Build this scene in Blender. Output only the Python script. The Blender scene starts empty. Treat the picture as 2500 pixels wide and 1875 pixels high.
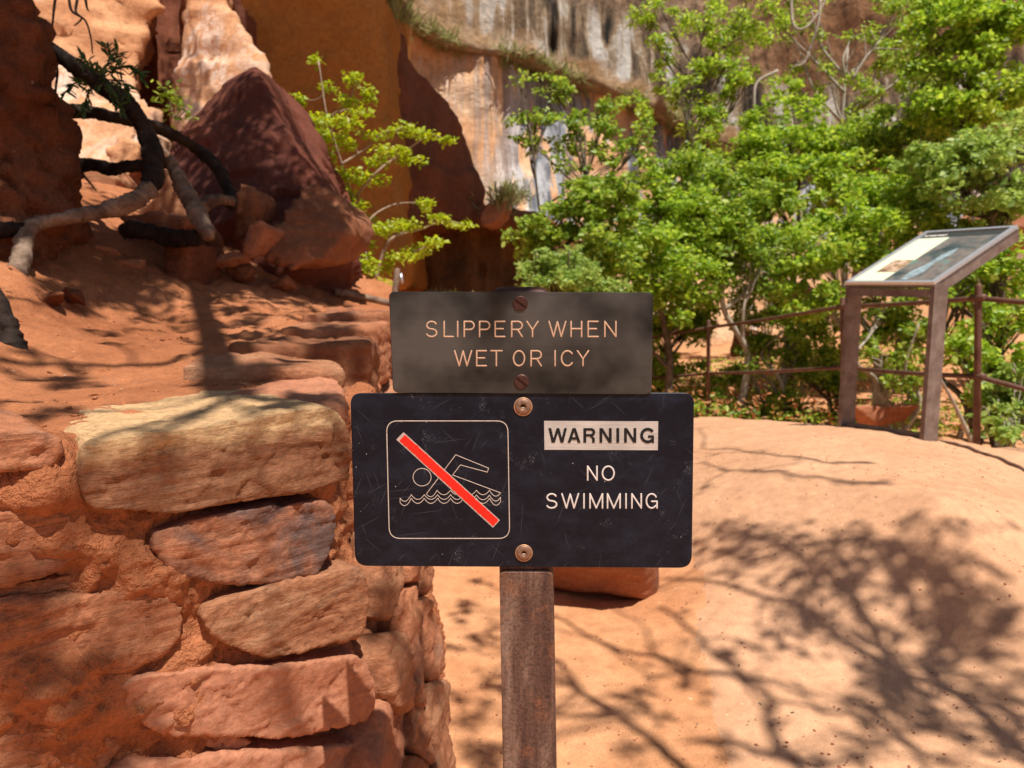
import bpy, bmesh, math, random
import numpy as np
from mathutils import Vector

random.seed(7)
rng = np.random.default_rng(7)
SC = bpy.context.scene

# ------------------------------------------------------------------ camera
PITCH = math.radians(6.4)
CAM = np.array([0.0, 0.0, 1.1])
FPX, CX, CY = 2500 * 24 / 36.0, 1250.0, 937.5
cam_data = bpy.data.cameras.new("camera")
cam_data.sensor_width = 36.0
cam_data.lens = 24.0
cam_data.clip_start = 0.02
cam_data.clip_end = 500
cam_data.dof.use_dof = True
cam_data.dof.focus_distance = 0.90
cam_data.dof.aperture_fstop = 7.0
cam = bpy.data.objects.new("camera", cam_data)
SC.collection.objects.link(cam)
cam.location = CAM
cam.rotation_euler = (math.pi / 2 - PITCH, 0, 0)
SC.camera = cam

# ------------------------------------------------------------------ light
SUN_AZ, SUN_EL = math.radians(28), math.radians(66)      # azimuth: to the right of straight behind the camera
S = np.array([math.sin(SUN_AZ) * math.cos(SUN_EL), -math.cos(SUN_AZ) * math.cos(SUN_EL), math.sin(SUN_EL)])
world = bpy.data.worlds.new("World")
SC.world = world
world.use_nodes = True
wt = world.node_tree
wt.nodes.clear()
wo = wt.nodes.new("ShaderNodeOutputWorld")
wb = wt.nodes.new("ShaderNodeBackground")
ws = wt.nodes.new("ShaderNodeTexSky")
ws.sky_type = 'NISHITA'
ws.sun_disc = False
ws.sun_elevation = SUN_EL
ws.sun_rotation = math.pi - SUN_AZ
wb.inputs[1].default_value = 0.05
wt.links.new(ws.outputs[0], wb.inputs[0])
wt.links.new(wb.outputs[0], wo.inputs[0])
sun_data = bpy.data.lights.new("sun", 'SUN')
sun_data.energy = 5.0
sun_data.angle = math.radians(0.53)
sun_data.color = (1.0, 0.95, 0.86)
sun = bpy.data.objects.new("sun", sun_data)
SC.collection.objects.link(sun)
sun.rotation_euler = Vector(S).to_track_quat('Z', 'Y').to_euler()
sun.location = Vector(S) * 30
SC.view_settings.view_transform = 'Standard'
SC.view_settings.look = 'None'
SC.view_settings.gamma = 1.0
SC.view_settings.use_curve_mapping = False
SC.view_settings.exposure = 0.37

# ------------------------------------------------------------------ picture -> place
_F = np.array([0, math.cos(PITCH), -math.sin(PITCH)])
_R = np.array([1.0, 0, 0])
_U = np.array([0, math.sin(PITCH), math.cos(PITCH)])
def ray(px, py):
    return _F + (px - CX) / FPX * _R + (CY - py) / FPX * _U
def pt(px, py, d):
    return CAM + d * ray(px, py)
def pt_y(px, py, y):
    r = ray(px, py)
    return CAM + r * (y / r[1])
def pt_plane(px, py, p0, n):
    r = ray(px, py)
    return CAM + r * (np.dot(p0 - CAM, n) / np.dot(r, n))

# ------------------------------------------------------------------ noise
def _h(i, j, k, seed):
    x = (i * 374761393 + j * 668265263 + k * 2147483647 + seed * 1274126177) & 0xFFFFFFFF
    x = ((x ^ (x >> 13)) * 1274126177) & 0xFFFFFFFF
    x = (x ^ (x >> 16)) & 0xFFFFFFFF
    return x / 4294967295.0 * 2 - 1
def vnoise(p, seed=0):
    p = np.asarray(p, float)
    f = np.floor(p).astype(np.int64)
    t = p - f
    t = t * t * t * (t * (t * 6 - 15) + 10)
    r = 0
    for a in (0, 1):
        wx = t[:, 0] if a else 1 - t[:, 0]
        for b in (0, 1):
            wy = t[:, 1] if b else 1 - t[:, 1]
            for c in (0, 1):
                wz = t[:, 2] if c else 1 - t[:, 2]
                r = r + wx * wy * wz * _h(f[:, 0] + a, f[:, 1] + b, f[:, 2] + c, seed)
    return r
def fbm(p, octaves=4, seed=0, gain=0.5):
    p = np.asarray(p, float)
    r, a = 0, 1.0
    for o in range(octaves):
        r = r + a * vnoise(p + o * 17.3, seed + o)
        p = p * 2.03
        a *= gain
    return r
def ridged(p, octaves=4, seed=0):
    r, a = 0, 1.0
    p = np.asarray(p, float)
    for o in range(octaves):
        r = r + a * (1 - 2 * np.abs(vnoise(p + o * 9.1, seed + o)))
        p = p * 2.1
        a *= 0.5
    return r

def facets(p, size, seed):
    """broken-rock relief: every cell of a random 3-D pattern is a tilted flat"""
    q = np.asarray(p, float) / size
    f = np.floor(q).astype(np.int64)
    best = np.full(len(q), 1e9); val = np.zeros(len(q))
    for a in (-1, 0, 1):
        for b in (-1, 0, 1):
            for c in (-1, 0, 1):
                i, j, k = f[:, 0] + a, f[:, 1] + b, f[:, 2] + c
                s_ = np.stack([i + .5 + .5 * _h(i, j, k, seed), j + .5 + .5 * _h(i, j, k, seed + 1), k + .5 + .5 * _h(i, j, k, seed + 2)], 1)
                dv = q - s_
                d = np.sum(dv * dv, axis=1)
                v = .35 * _h(i, j, k, seed + 3) + .8 * (dv[:, 0] * _h(i, j, k, seed + 4) + dv[:, 1] * _h(i, j, k, seed + 5) + dv[:, 2] * _h(i, j, k, seed + 6))
                m = d < best
                best = np.where(m, d, best); val = np.where(m, v, val)
    return val

# ------------------------------------------------------------------ objects
ORG = {}
def link(o):
    SC.collection.objects.link(o)
    return o
def mesh_data(name, V, faces, smooth=True):
    me = bpy.data.meshes.new(name)
    V = np.asarray(V, np.float32)
    if isinstance(faces, np.ndarray):
        nf, k = faces.shape
        me.vertices.add(len(V))
        me.vertices.foreach_set("co", V.ravel())
        me.loops.add(nf * k)
        me.loops.foreach_set("vertex_index", faces.astype(np.int32).ravel())
        me.polygons.add(nf)
        me.polygons.foreach_set("loop_start", np.arange(0, nf * k, k, dtype=np.int32))
        me.update(calc_edges=True)
        me.validate()
    else:
        me.from_pydata(V.tolist(), [], [tuple(int(i) for i in f) for f in faces])
    if smooth:
        me.polygons.foreach_set("use_smooth", [True] * len(me.polygons))
    me.update()
    return me
def tag(o, label=None, cat=None, group=None, kind=None):
    if label: o["label"] = label
    if cat: o["category"] = cat
    if group: o["group"] = group
    if kind: o["kind"] = kind
    return o
def obj(name, V, faces, m, parent=None, origin=None, smooth=True):
    """one mesh object from world-space vertices"""
    V = np.asarray(V, float)
    if origin is None:
        origin = ORG[parent.name] if parent is not None else np.array([(V[:, 0].min() + V[:, 0].max()) / 2, (V[:, 1].min() + V[:, 1].max()) / 2, V[:, 2].min()])
    origin = np.asarray(origin, float)
    o = bpy.data.objects.new(name, mesh_data(name, V - origin, faces, smooth))
    if m is not None:
        o.data.materials.append(m)
    link(o)
    if parent is not None:
        o.parent = parent
        o.location = origin - ORG[parent.name]
    else:
        o.location = origin
    ORG[o.name] = origin
    return o
def empty(name, loc):
    o = bpy.data.objects.new(name, None)
    o.empty_display_size = 0.1
    link(o)
    o.location = loc
    ORG[o.name] = np.asarray(loc, float)
    return o

class MB:
    def __init__(s):
        s.V, s.F, s.n = [], [], 0
    def add(s, V, F):
        V = np.asarray(V, float)
        s.V.append(V)
        s.F += [tuple(i + s.n for i in f) for f in F]
        s.n += len(V)
        return s
    def box(s, c, x, y, z):
        """c centre, x y z half-axis vectors"""
        c, x, y, z = map(np.asarray, (c, x, y, z))
        V = [c + a * x + b * y + d * z for d in (-1, 1) for b in (-1, 1) for a in (-1, 1)]
        F = [(0, 2, 3, 1), (4, 5, 7, 6), (0, 1, 5, 4), (2, 6, 7, 3), (0, 4, 6, 2), (1, 3, 7, 5)]
        return s.add(V, F)
    def tube(s, pts, rad, sides=8, squash=None, round_caps=False):
        P = np.asarray(pts, float)
        n = len(P)
        r = np.full(n, rad) if np.isscalar(rad) else np.asarray(rad, float)
        if round_caps:
            d0 = P[0] - P[1]; d0 /= np.linalg.norm(d0) + 1e-12
            d1 = P[-1] - P[-2]; d1 /= np.linalg.norm(d1) + 1e-12
            P = np.vstack([P[0] + d0 * r[0] * .95, P[0] + d0 * r[0] * .6, P, P[-1] + d1 * r[-1] * .6, P[-1] + d1 * r[-1] * .95])
            r = np.concatenate([[r[0] * .3, r[0] * .8], r, [r[-1] * .8, r[-1] * .3]])
            n = len(P)
        T = np.gradient(P, axis=0)
        T /= np.linalg.norm(T, axis=1)[:, None] + 1e-12
        up = np.array([0, 0, 1.0]) if abs(T[0][2]) < .9 else np.array([1.0, 0, 0])
        if squash is not None:
            up = np.asarray(squash[0], float)
        V = []
        A = None
        for i in range(n):
            A = np.cross(T[i], up if A is None or squash is not None else B_prev)
            A /= np.linalg.norm(A) + 1e-12
            B = np.cross(A, T[i])
            B_prev = B
            for k in range(sides):
                a = 2 * math.pi * k / sides
                V.append(P[i] + r[i] * (math.cos(a) * A + math.sin(a) * B * (squash[1] if squash is not None else 1)))
        F = []
        for i in range(n - 1):
            for k in range(sides):
                k2 = (k + 1) % sides
                F.append((i * sides + k, i * sides + k2, (i + 1) * sides + k2, (i + 1) * sides + k))
        F.append(tuple(range(sides))[::-1])
        F.append(tuple((n - 1) * sides + k for k in range(sides)))
        return s.add(V, F)
    def build(s, name, m, parent=None, origin=None, smooth=True):
        return obj(name, np.vstack(s.V), s.F, m, parent, origin, smooth)

def smooth_path(pts, n=8):
    """Catmull-Rom through rows (any number of columns)"""
    P = np.asarray(pts, float)
    Q = np.vstack([2 * P[0] - P[1], P, 2 * P[-1] - P[-2]])
    out = []
    for i in range(1, len(Q) - 2):
        p0, p1, p2, p3 = Q[i - 1], Q[i], Q[i + 1], Q[i + 2]
        for t in np.linspace(0, 1, n, endpoint=False):
            out.append(.5 * ((2 * p1) + (-p0 + p2) * t + (2 * p0 - 5 * p1 + 4 * p2 - p3) * t * t + (-p0 + 3 * p1 - 3 * p2 + p3) * t ** 3))
    out.append(P[-1])
    return np.array(out)

# ------------------------------------------------------------------ materials
def new_mat(name):
    m = bpy.data.materials.new(name)
    m.use_nodes = True
    t = m.node_tree
    t.nodes.clear()
    return m, t
def nd(t, typ, ins=None, **at):
    n = t.nodes.new(typ)
    for k, v in at.items():
        setattr(n, k, v)
    for k, v in (ins or {}).items():
        s = n.inputs[k]
        if isinstance(v, bpy.types.NodeSocket):
            t.links.new(v, s)
        else:
            s.default_value = v
    return n
def col(c):
    return (c[0], c[1], c[2], 1.0)
def mixc(t, f, a, b, blend='MIX'):
    n = nd(t, "ShaderNodeMix", data_type='RGBA', blend_type=blend)
    for i, v in ((0, f), (6, a), (7, b)):
        if isinstance(v, bpy.types.NodeSocket): t.links.new(v, n.inputs[i])
        else: n.inputs[i].default_value = col(v) if i else v
    return n.outputs[2]
def ramp(t, fac, stops):
    n = nd(t, "ShaderNodeValToRGB", {0: fac})
    e = n.color_ramp.elements
    while len(e) < len(stops): e.new(0.5)
    for el, (p, c) in zip(e, stops):
        el.position = p
        el.color = col(c) if not np.isscalar(c) else (c, c, c, 1)
    return n.outputs[0]
def noise(t, vec, scale, detail=4, rough=.55, dist=0.0):
    return nd(t, "ShaderNodeTexNoise", {"Vector": vec, "Scale": scale, "Detail": detail, "Roughness": rough, "Distortion": dist}).outputs[0]
def mapv(t, vec, scale=(1, 1, 1), rot=(0, 0, 0), loc=(0, 0, 0)):
    return nd(t, "ShaderNodeMapping", {"Vector": vec, "Scale": scale, "Rotation": rot, "Location": loc}).outputs[0]
def math_(t, op, a, b=0.0, clamp=False):
    n = nd(t, "ShaderNodeMath", {0: a, 1: b}, operation=op)
    n.use_clamp = clamp
    return n.outputs[0]
def coords(t, per_object=True):
    tc = nd(t, "ShaderNodeTexCoord").outputs["Object"]
    if not per_object:
        return tc
    rnd = nd(t, "ShaderNodeObjectInfo").outputs["Random"]
    off = math_(t, 'MULTIPLY', rnd, 37.0)
    return nd(t, "ShaderNodeVectorMath", {0: tc, 1: off}, operation='ADD').outputs[0]
def finish(t, base, rough=.9, height=None, bump=.3, dist=.02, metallic=0.0, spec=.3, **kw):
    ins = {"Base Color": base if isinstance(base, bpy.types.NodeSocket) else col(base), "Roughness": rough, "Metallic": metallic, "Specular IOR Level": spec}
    ins.update(kw)
    b = nd(t, "ShaderNodeBsdfPrincipled", ins)
    if height is not None:
        bp = nd(t, "ShaderNodeBump", {"Height": height, "Strength": bump, "Distance": dist})
        t.links.new(bp.outputs[0], b.inputs["Normal"])
    o = nd(t, "ShaderNodeOutputMaterial", {0: b.outputs[0]})
    return b

def rock_mat(name, cols, scale=4.0, strata=(1, 1, 3.5), stain=None, stain_at=(.55, .7), white=None, bump=.6, dist=.01, fine=60, per_object=True, vary=.12, crack=.5, dim=1.0, light_top=None):
    m, t = new_mat(name)
    cols = [tuple(k * dim for k in c_) for c_ in cols]
    v = coords(t, per_object)
    vs = mapv(t, v, strata)
    n1 = noise(t, vs, scale, 8, .62, .6)
    c = ramp(t, n1, [(.25 + .5 * i / (len(cols) - 1), k) for i, k in enumerate(cols)])
    if stain is not None:
        n2 = noise(t, v, scale * .8, 6, .6, .8)
        c = mixc(t, ramp(t, n2, [(stain_at[0], 0.0), (stain_at[1], .8)]), c, stain)
    if white is not None:
        n3 = noise(t, mapv(t, mapv(t, v, (1, 1, 1), (0, -.5, .3)), (2.6, 1, .9)), scale * 2.2, 7, .68, 1.2)
        reg_ = noise(t, v, scale * .9, 4, .6, .5)
        vein = ramp(t, math_(t, 'ABSOLUTE', math_(t, 'SUBTRACT', n3, .5)), [(.0, 1.0), (.035, .75), (.08, 0.0)])
        c = mixc(t, math_(t, 'MULTIPLY', vein, ramp(t, reg_, [(.52, 0.0), (.66, .75)])), c, white)
    if light_top is not None:                # paler towards the top, its edge ragged
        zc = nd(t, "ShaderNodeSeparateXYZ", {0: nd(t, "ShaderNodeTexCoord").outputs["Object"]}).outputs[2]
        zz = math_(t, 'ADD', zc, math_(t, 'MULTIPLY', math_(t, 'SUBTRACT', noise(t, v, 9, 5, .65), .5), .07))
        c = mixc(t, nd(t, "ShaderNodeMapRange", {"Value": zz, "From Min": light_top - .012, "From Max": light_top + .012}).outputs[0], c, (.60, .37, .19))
    g = noise(t, v, fine, 5, .7)
    c = mixc(t, .55, c, ramp(t, g, [(.3, .55), (.7, 1.35)]), 'MULTIPLY')
    if per_object and vary:
        r = nd(t, "ShaderNodeObjectInfo").outputs["Random"]
        c = nd(t, "ShaderNodeHueSaturation", {"Hue": math_(t, 'MULTIPLY_ADD', r, .016, ) , "Color": c})
        c.inputs["Hue"].default_value = .5
        for l in list(c.inputs["Hue"].links): t.links.remove(l)
        t.links.new(nd(t, "ShaderNodeMapRange", {"Value": r, "To Min": 1 - vary, "To Max": 1 + vary}).outputs[0], c.inputs["Value"])
        c = c.outputs[0]
    cr = noise(t, mapv(t, v, (strata[0], strata[1], strata[2] * 1.8)), scale * 3.2, 7, .65, .6)
    crk = ramp(t, math_(t, 'ABSOLUTE', math_(t, 'SUBTRACT', cr, .5)), [(.0, 0.0), (.018, 1.0)])
    h = math_(t, 'ADD', math_(t, 'MULTIPLY', n1, 1.2), math_(t, 'ADD', math_(t, 'MULTIPLY', g, .35), math_(t, 'MULTIPLY', crk, crack * .12)))
    finish(t, c, .92, h, bump, dist, spec=.15)
    return m

SAND = (0.56, 0.235, 0.105)
def soil_mat(name, cols, bump=.5, clods=30, fine=220, dist=.01, leaf_bits=True):
    m, t = new_mat(name)
    v = coords(t, False)
    n1 = noise(t, v, 1.6, 5, .6)
    c = ramp(t, n1, [(.3 + .4 * i / (len(cols) - 1), k) for i, k in enumerate(cols)])
    n2 = noise(t, v, clods, 6, .65)
    n3 = noise(t, v, fine, 3, .6)
    c = mixc(t, .5, c, ramp(t, n2, [(.3, .62), (.7, 1.3)]), 'MULTIPLY')
    c = mixc(t, .4, c, ramp(t, n3, [(.3, .6), (.7, 1.35)]), 'MULTIPLY')
    vo = nd(t, "ShaderNodeTexVoronoi", {"Vector": v, "Scale": clods * 1.1})
    dots = ramp(t, vo.outputs["Distance"], [(.07, 1.0), (.13, 0.0)])
    pick = ramp(t, nd(t, "ShaderNodeSeparateColor", {0: vo.outputs["Color"]}).outputs[0], [(.80, 0.0), (.82, 1.0)])
    c = mixc(t, math_(t, 'MULTIPLY', dots, math_(t, 'MULTIPLY', pick, .6)), c, (.16, .06, .03))
    pick2 = ramp(t, nd(t, "ShaderNodeSeparateColor", {0: vo.outputs["Color"]}).outputs[1], [(.88, 0.0), (.9, 1.0)])
    c = mixc(t, math_(t, 'MULTIPLY', dots, math_(t, 'MULTIPLY', pick2, .6)), c, (.7, .5, .35))
    h = math_(t, 'ADD', n2, math_(t, 'MULTIPLY', n3, .3))
    finish(t, c, .95, h, bump, dist, spec=.1)
    return m

M = {}
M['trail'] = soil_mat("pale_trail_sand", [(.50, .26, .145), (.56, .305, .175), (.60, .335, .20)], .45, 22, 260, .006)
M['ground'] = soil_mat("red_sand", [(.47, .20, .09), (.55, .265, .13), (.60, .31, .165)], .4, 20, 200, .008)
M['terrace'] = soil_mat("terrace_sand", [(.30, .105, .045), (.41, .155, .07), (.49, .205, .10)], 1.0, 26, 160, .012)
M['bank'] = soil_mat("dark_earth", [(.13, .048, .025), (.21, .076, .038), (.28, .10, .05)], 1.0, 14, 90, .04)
M['mortar'] = soil_mat("sandy_mortar", [(.33, .115, .05), (.42, .155, .07), (.48, .19, .088)], 1.0, 24, 110, .02)
M['stone'] = rock_mat("wall_sandstone", [(.36, .13, .065), (.46, .18, .09), (.53, .24, .125)], 6, (1, 1, 3.2), (.17, .11, .09), (.56, .74), None, .8, .012, 90, dim=.84)
M['stone_tan'] = rock_mat("tan_sandstone", [(.37, .14, .07), (.45, .195, .10), (.53, .29, .165)], 5, (1, 1, 3.4), (.26, .19, .14), (.60, .74), None, .8, .012, 90, dim=.84)
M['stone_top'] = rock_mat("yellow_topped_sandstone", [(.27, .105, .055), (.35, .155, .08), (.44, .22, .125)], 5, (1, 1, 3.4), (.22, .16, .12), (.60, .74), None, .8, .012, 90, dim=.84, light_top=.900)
M['stone_dark'] = rock_mat("stained_sandstone", [(.34, .13, .065), (.46, .18, .09), (.52, .22, .11)], 5, (1, 1, 3.2), (.075, .065, .07), (.42, .56), None, .8, .012, 90, dim=.84)
M['stone_pink'] = rock_mat("pink_sandstone", [(.44, .17, .09), (.51, .215, .122), (.55, .25, .15)], 4, (1, 1, 2.5), None, (.6, .7), None, .6, .01, 90, dim=.84)
M['varnish'] = rock_mat("dark_varnished_rock", [(.115, .036, .024), (.16, .05, .032), (.21, .07, .045)], 1.6, (1, 1, 1.5), (.09, .045, .045), (.52, .7), None, .5, .03, 40)
M['brown_rock'] = rock_mat("brown_rock", [(.15, .056, .028), (.23, .09, .044), (.30, .12, .06)], 2.5, (1, 1, 1.5), (.16, .07, .045), (.55, .7), None, .5, .02, 40)
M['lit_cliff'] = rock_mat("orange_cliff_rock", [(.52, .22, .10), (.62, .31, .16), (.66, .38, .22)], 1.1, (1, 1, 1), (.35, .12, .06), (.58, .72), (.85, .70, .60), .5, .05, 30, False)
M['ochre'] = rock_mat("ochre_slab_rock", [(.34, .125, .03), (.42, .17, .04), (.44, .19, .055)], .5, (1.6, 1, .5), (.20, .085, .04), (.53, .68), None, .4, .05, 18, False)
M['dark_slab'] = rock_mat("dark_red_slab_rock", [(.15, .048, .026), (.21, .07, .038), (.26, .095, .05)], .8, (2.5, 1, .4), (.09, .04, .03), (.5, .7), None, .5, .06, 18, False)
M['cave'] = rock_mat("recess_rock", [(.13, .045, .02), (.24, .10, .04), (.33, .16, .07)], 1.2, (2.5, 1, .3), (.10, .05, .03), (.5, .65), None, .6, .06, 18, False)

def cliff_mat():
    m, t = new_mat("streaked_cliff_rock")
    v = coords(t, False)
    n0 = noise(t, mapv(t, v, (1, 1, 1.4)), .55, 9, .62, .8)
    lit = ramp(t, n0, [(.3, (.52, .25, .12)), (.5, (.66, .38, .21)), (.68, (.74, .52, .35))])
    z = nd(t, "ShaderNodeSeparateXYZ", {0: v})
    # ledge line: z against x (the ledge slopes down to the right)
    ledge = math_(t, 'SUBTRACT', z.outputs[2], math_(t, 'MULTIPLY_ADD', z.outputs[0], -.50, ))
    # streaks: follow the water, stretched along z
    st = noise(t, mapv(t, v, (1.5, .5, .10)), 1.6, 6, .6, .4)
    grey = mixc(t, ramp(t, noise(t, mapv(t, v, (3, 1, .15)), 2.0, 4, .6), [(.4, 0.0), (.6, 1.0)]), (.13, .135, .155), (.40, .40, .42))
    big = noise(t, mapv(t, v, (.35, .35, .12)), 1.0, 3, .5)
    xr = nd(t, "ShaderNodeMapRange", {"Value": z.outputs[0], "From Min": -1.6, "From Max": .4}).outputs[0]
    f = math_(t, 'MULTIPLY', ramp(t, st, [(.45, 0.0), (.51, 1.0)]), math_(t, 'MULTIPLY', xr, nd(t, "ShaderNodeMapRange", {"Value": z.outputs[2], "From Min": 1.6, "From Max": 2.6}).outputs[0]))
    c = mixc(t, f, lit, grey)
    w = noise(t, mapv(t, v, (2.4, .6, .22)), 1.8, 7, .7, .7)
    c = mixc(t, ramp(t, w, [(.60, 0.0), (.66, .75)]), c, (.80, .68, .58))
    bl = noise(t, mapv(t, v, (2.0, .6, .14), (0, 0, 0), (7, 3, 1)), 1.5, 6, .6, .5)
    c = mixc(t, ramp(t, bl, [(.60, 0.0), (.70, .75)]), c, (.09, .07, .06))
    g = noise(t, v, 9, 7, .7)
    c = mixc(t, .5, c, ramp(t, g, [(.3, .5), (.7, 1.4)]), 'MULTIPLY')
    h = math_(t, 'ADD', n0, math_(t, 'MULTIPLY', g, .4))
    finish(t, c, .93, h, .7, .15, spec=.1)
    return m
M['cliff'] = cliff_mat()
def upper_mat():
    m, t = new_mat("dripping_overhang_rock")
    v = coords(t, False)
    led = nd(t, "ShaderNodeAttribute", attribute_name="ledge").outputs["Fac"]
    x = nd(t, "ShaderNodeSeparateXYZ", {0: v}).outputs[0]
    st = noise(t, mapv(t, v, (1.7, .5, .13)), 1.5, 7, .6, .5)
    drip = ramp(t, st, [(.38, (.04, .034, .03)), (.45, (.20, .14, .095)), (.51, (.46, .33, .21)), (.57, (.76, .70, .64))])
    n0 = noise(t, v, .9, 7, .65, .8)
    tan = ramp(t, n0, [(.35, (.38, .21, .10)), (.5, (.58, .37, .21)), (.65, (.70, .55, .40))])
    peb = noise(t, mapv(t, v, (1, .5, .8)), 4.5, 9, .75, .6)
    brown = mixc(t, ramp(t, peb, [(.36, 0.0), (.60, 1.0)]), (.13, .08, .05), (.52, .36, .24))
    brown = mixc(t, nd(t, "ShaderNodeMapRange", {"Value": x, "From Min": 3.5, "From Max": 6.0, "To Max": .8}).outputs[0], brown, mixc(t, ramp(t, peb, [(.36, 0.0), (.60, 1.0)]), (.10, .04, .02), (.40, .19, .085)))
    e1 = math_(t, 'ADD', led, math_(t, 'MULTIPLY', math_(t, 'SUBTRACT', n0, .5), .5))
    c = mixc(t, ramp(t, e1, [(.10, 0.0), (.20, 1.0)]), tan, drip)
    c = mixc(t, ramp(t, e1, [(.52, 0.0), (.70, 1.0)]), c, brown)
    xl = math_(t, 'ADD', x, math_(t, 'MULTIPLY', math_(t, 'SUBTRACT', st, .5), 4.0))
    c = mixc(t, nd(t, "ShaderNodeMapRange", {"Value": xl, "From Min": .2, "From Max": -1.0, "To Min": 0.0, "To Max": .85}).outputs[0], c, tan)
    g = noise(t, v, 7, 8, .75)
    c = mixc(t, .7, c, ramp(t, g, [(.3, .5), (.7, 1.45)]), 'MULTIPLY')
    finish(t, c, .95, math_(t, 'ADD', st, math_(t, 'SUBTRACT', g, peb)), .9, .25, spec=.1)
    return m
M['upper'] = upper_mat()

def bark_mat(name, cols, scale=12, stretch=(1, 1, 1)):
    m, t = new_mat(name)
    v = coords(t, True)
    n1 = noise(t, mapv(t, v, stretch), scale, 6, .65, .8)
    c = ramp(t, n1, [(.3 + .4 * i / (len(cols) - 1), k) for i, k in enumerate(cols)])
    g = noise(t, v, scale * 8, 4, .7)
    c = mixc(t, .6, c, ramp(t, g, [(.3, .5), (.7, 1.4)]), 'MULTIPLY')
    finish(t, c, .9, math_(t, 'ADD', n1, math_(t, 'MULTIPLY', g, .5)), .8, .01, spec=.15)
    return m
M['root'] = bark_mat("weathered_root_wood", [(.07, .04, .03), (.20, .13, .09), (.34, .25, .18)], 9, (1, 1, 1))
M['root_dark'] = bark_mat("charred_root_wood", [(.012, .009, .008), (.03, .02, .016), (.055, .036, .026)], 9)
M['twig'] = bark_mat("pale_twig_bark", [(.24, .16, .11), (.36, .26, .19), (.46, .36, .28)], 9)
M['bark'] = bark_mat("brown_bark", [(.06, .045, .03), (.12, .09, .065), (.2, .16, .12)], 8)
M['pale_bark'] = bark_mat("pale_bark", [(.28, .23, .18), (.40, .34, .28), (.52, .46, .40)], 8)

def leaf_mat(name, cols, trans=.5, rough=.42):
    m, t = new_mat(name)
    r = nd(t, "ShaderNodeNewGeometry").outputs["Random Per Island"]
    c = ramp(t, r, [(i / (len(cols) - 1), k) for i, k in enumerate(cols)])
    b = nd(t, "ShaderNodeBsdfPrincipled", {"Base Color": c, "Roughness": rough, "Specular IOR Level": .35})
    hs = nd(t, "ShaderNodeHueSaturation", {"Hue": .482, "Saturation": 1.05, "Value": 1.4, "Color": c})
    tr = nd(t, "ShaderNodeBsdfTranslucent", {"Color": hs.outputs[0]})
    mx = nd(t, "ShaderNodeMixShader", {0: trans, 1: b.outputs[0], 2: tr.outputs[0]})
    nd(t, "ShaderNodeOutputMaterial", {0: mx.outputs[0]})
    return m
M['leaf_a'] = leaf_mat("fresh_green_leaf", [(.12, .22, .02), (.27, .43, .04), (.38, .55, .06), (.52, .60, .12)])
M['leaf_b'] = leaf_mat("mid_green_leaf", [(.09, .17, .02), (.22, .35, .035), (.33, .47, .06), (.45, .53, .11)])
M['leaf_c'] = leaf_mat("blue_green_leaf", [(.17, .27, .05), (.26, .39, .08), (.36, .49, .12), (.46, .55, .16)])
M['leaf_y'] = leaf_mat("yellow_green_leaf", [(.26, .37, .015), (.35, .46, .025), (.42, .50, .03), (.46, .49, .05)])
M['leaf_dark'] = leaf_mat("dark_willow_leaf", [(.025, .055, .012), (.05, .10, .02), (.07, .13, .03)], .3)
M['grass'] = leaf_mat("dry_green_grass", [(.22, .27, .08), (.32, .33, .13), (.42, .38, .2)], .35, .7)
M['dry'] = leaf_mat("dry_orange_leaf", [(.30, .10, .03), (.42, .16, .05), (.45, .25, .12)], .2, .8)

def steel_mat():
    m, t = new_mat("rusted_post_steel")
    v = coords(t, False)
    s1 = noise(t, mapv(t, v, (8, 8, .9)), 6, 6, .6, .4)
    sp = noise(t, v, 260, 5, .75)
    md = noise(t, v, 22, 6, .7)
    c = ramp(t, s1, [(.32, (.07, .033, .026)), (.5, (.145, .078, .056)), (.68, (.25, .16, .118))])
    c = mixc(t, ramp(t, md, [(.54, 0.0), (.70, .7)]), c, (.26, .10, .045))
    c = mixc(t, .75, c, ramp(t, sp, [(.32, .35), (.66, 1.6)]), 'MULTIPLY')
    finish(t, c, .75, math_(t, 'ADD', sp, md), .5, .002, metallic=.15, spec=.3)
    return m
M['steel'] = steel_mat()
M['rail'] = None
def rail_mat(name, a, b, rough=.55, metallic=.3):
    m, t = new_mat(name)
    v = coords(t, False)
    n1 = noise(t, v, 14, 6, .65)
    sp = noise(t, v, 130, 4, .7)
    c = mixc(t, ramp(t, n1, [(.35, 0.0), (.65, 1.0)]), a, b)
    c = mixc(t, .4, c, ramp(t, sp, [(.3, .5), (.7, 1.4)]), 'MULTIPLY')
    finish(t, c, rough, sp, .25, .002, metallic=metallic)
    return m
M['rail'] = rail_mat("rusty_pipe_steel", (.10, .045, .03), (.19, .10, .07))
M['frame'] = rail_mat("weathered_brown_frame", (.15, .105, .085), (.26, .20, .175), .5, .2)

def brown_plate_mat():
    m, t = new_mat("brushed_brown_metal")
    v = coords(t, False)
    br = noise(t, mapv(t, v, (3, 1, 260)), 3, 3, .6)
    cl = noise(t, v, 11, 3, .5)
    c = mixc(t, ramp(t, cl, [(.35, 0.0), (.65, 1.0)]), (.027, .026, .024), (.125, .121, .113))
    c = mixc(t, .16, c, ramp(t, br, [(.3, .6), (.7, 1.4)]), 'MULTIPLY')
    sp = noise(t, v, 320, 4, .8)
    clump = noise(t, v, 24, 3, .6)
    c = mixc(t, math_(t, 'MULTIPLY', ramp(t, sp, [(.70, 0.0), (.74, .8)]), ramp(t, clump, [(.48, 0.0), (.6, 1.0)])), c, (.55, .48, .40))
    ro = nd(t, "ShaderNodeMapRange", {"Value": br, "To Min": .36, "To Max": .56}).outputs[0]
    finish(t, c, ro, br, .08, .001, metallic=.75, spec=.5)
    return m
M['brown_plate'] = brown_plate_mat()
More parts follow.
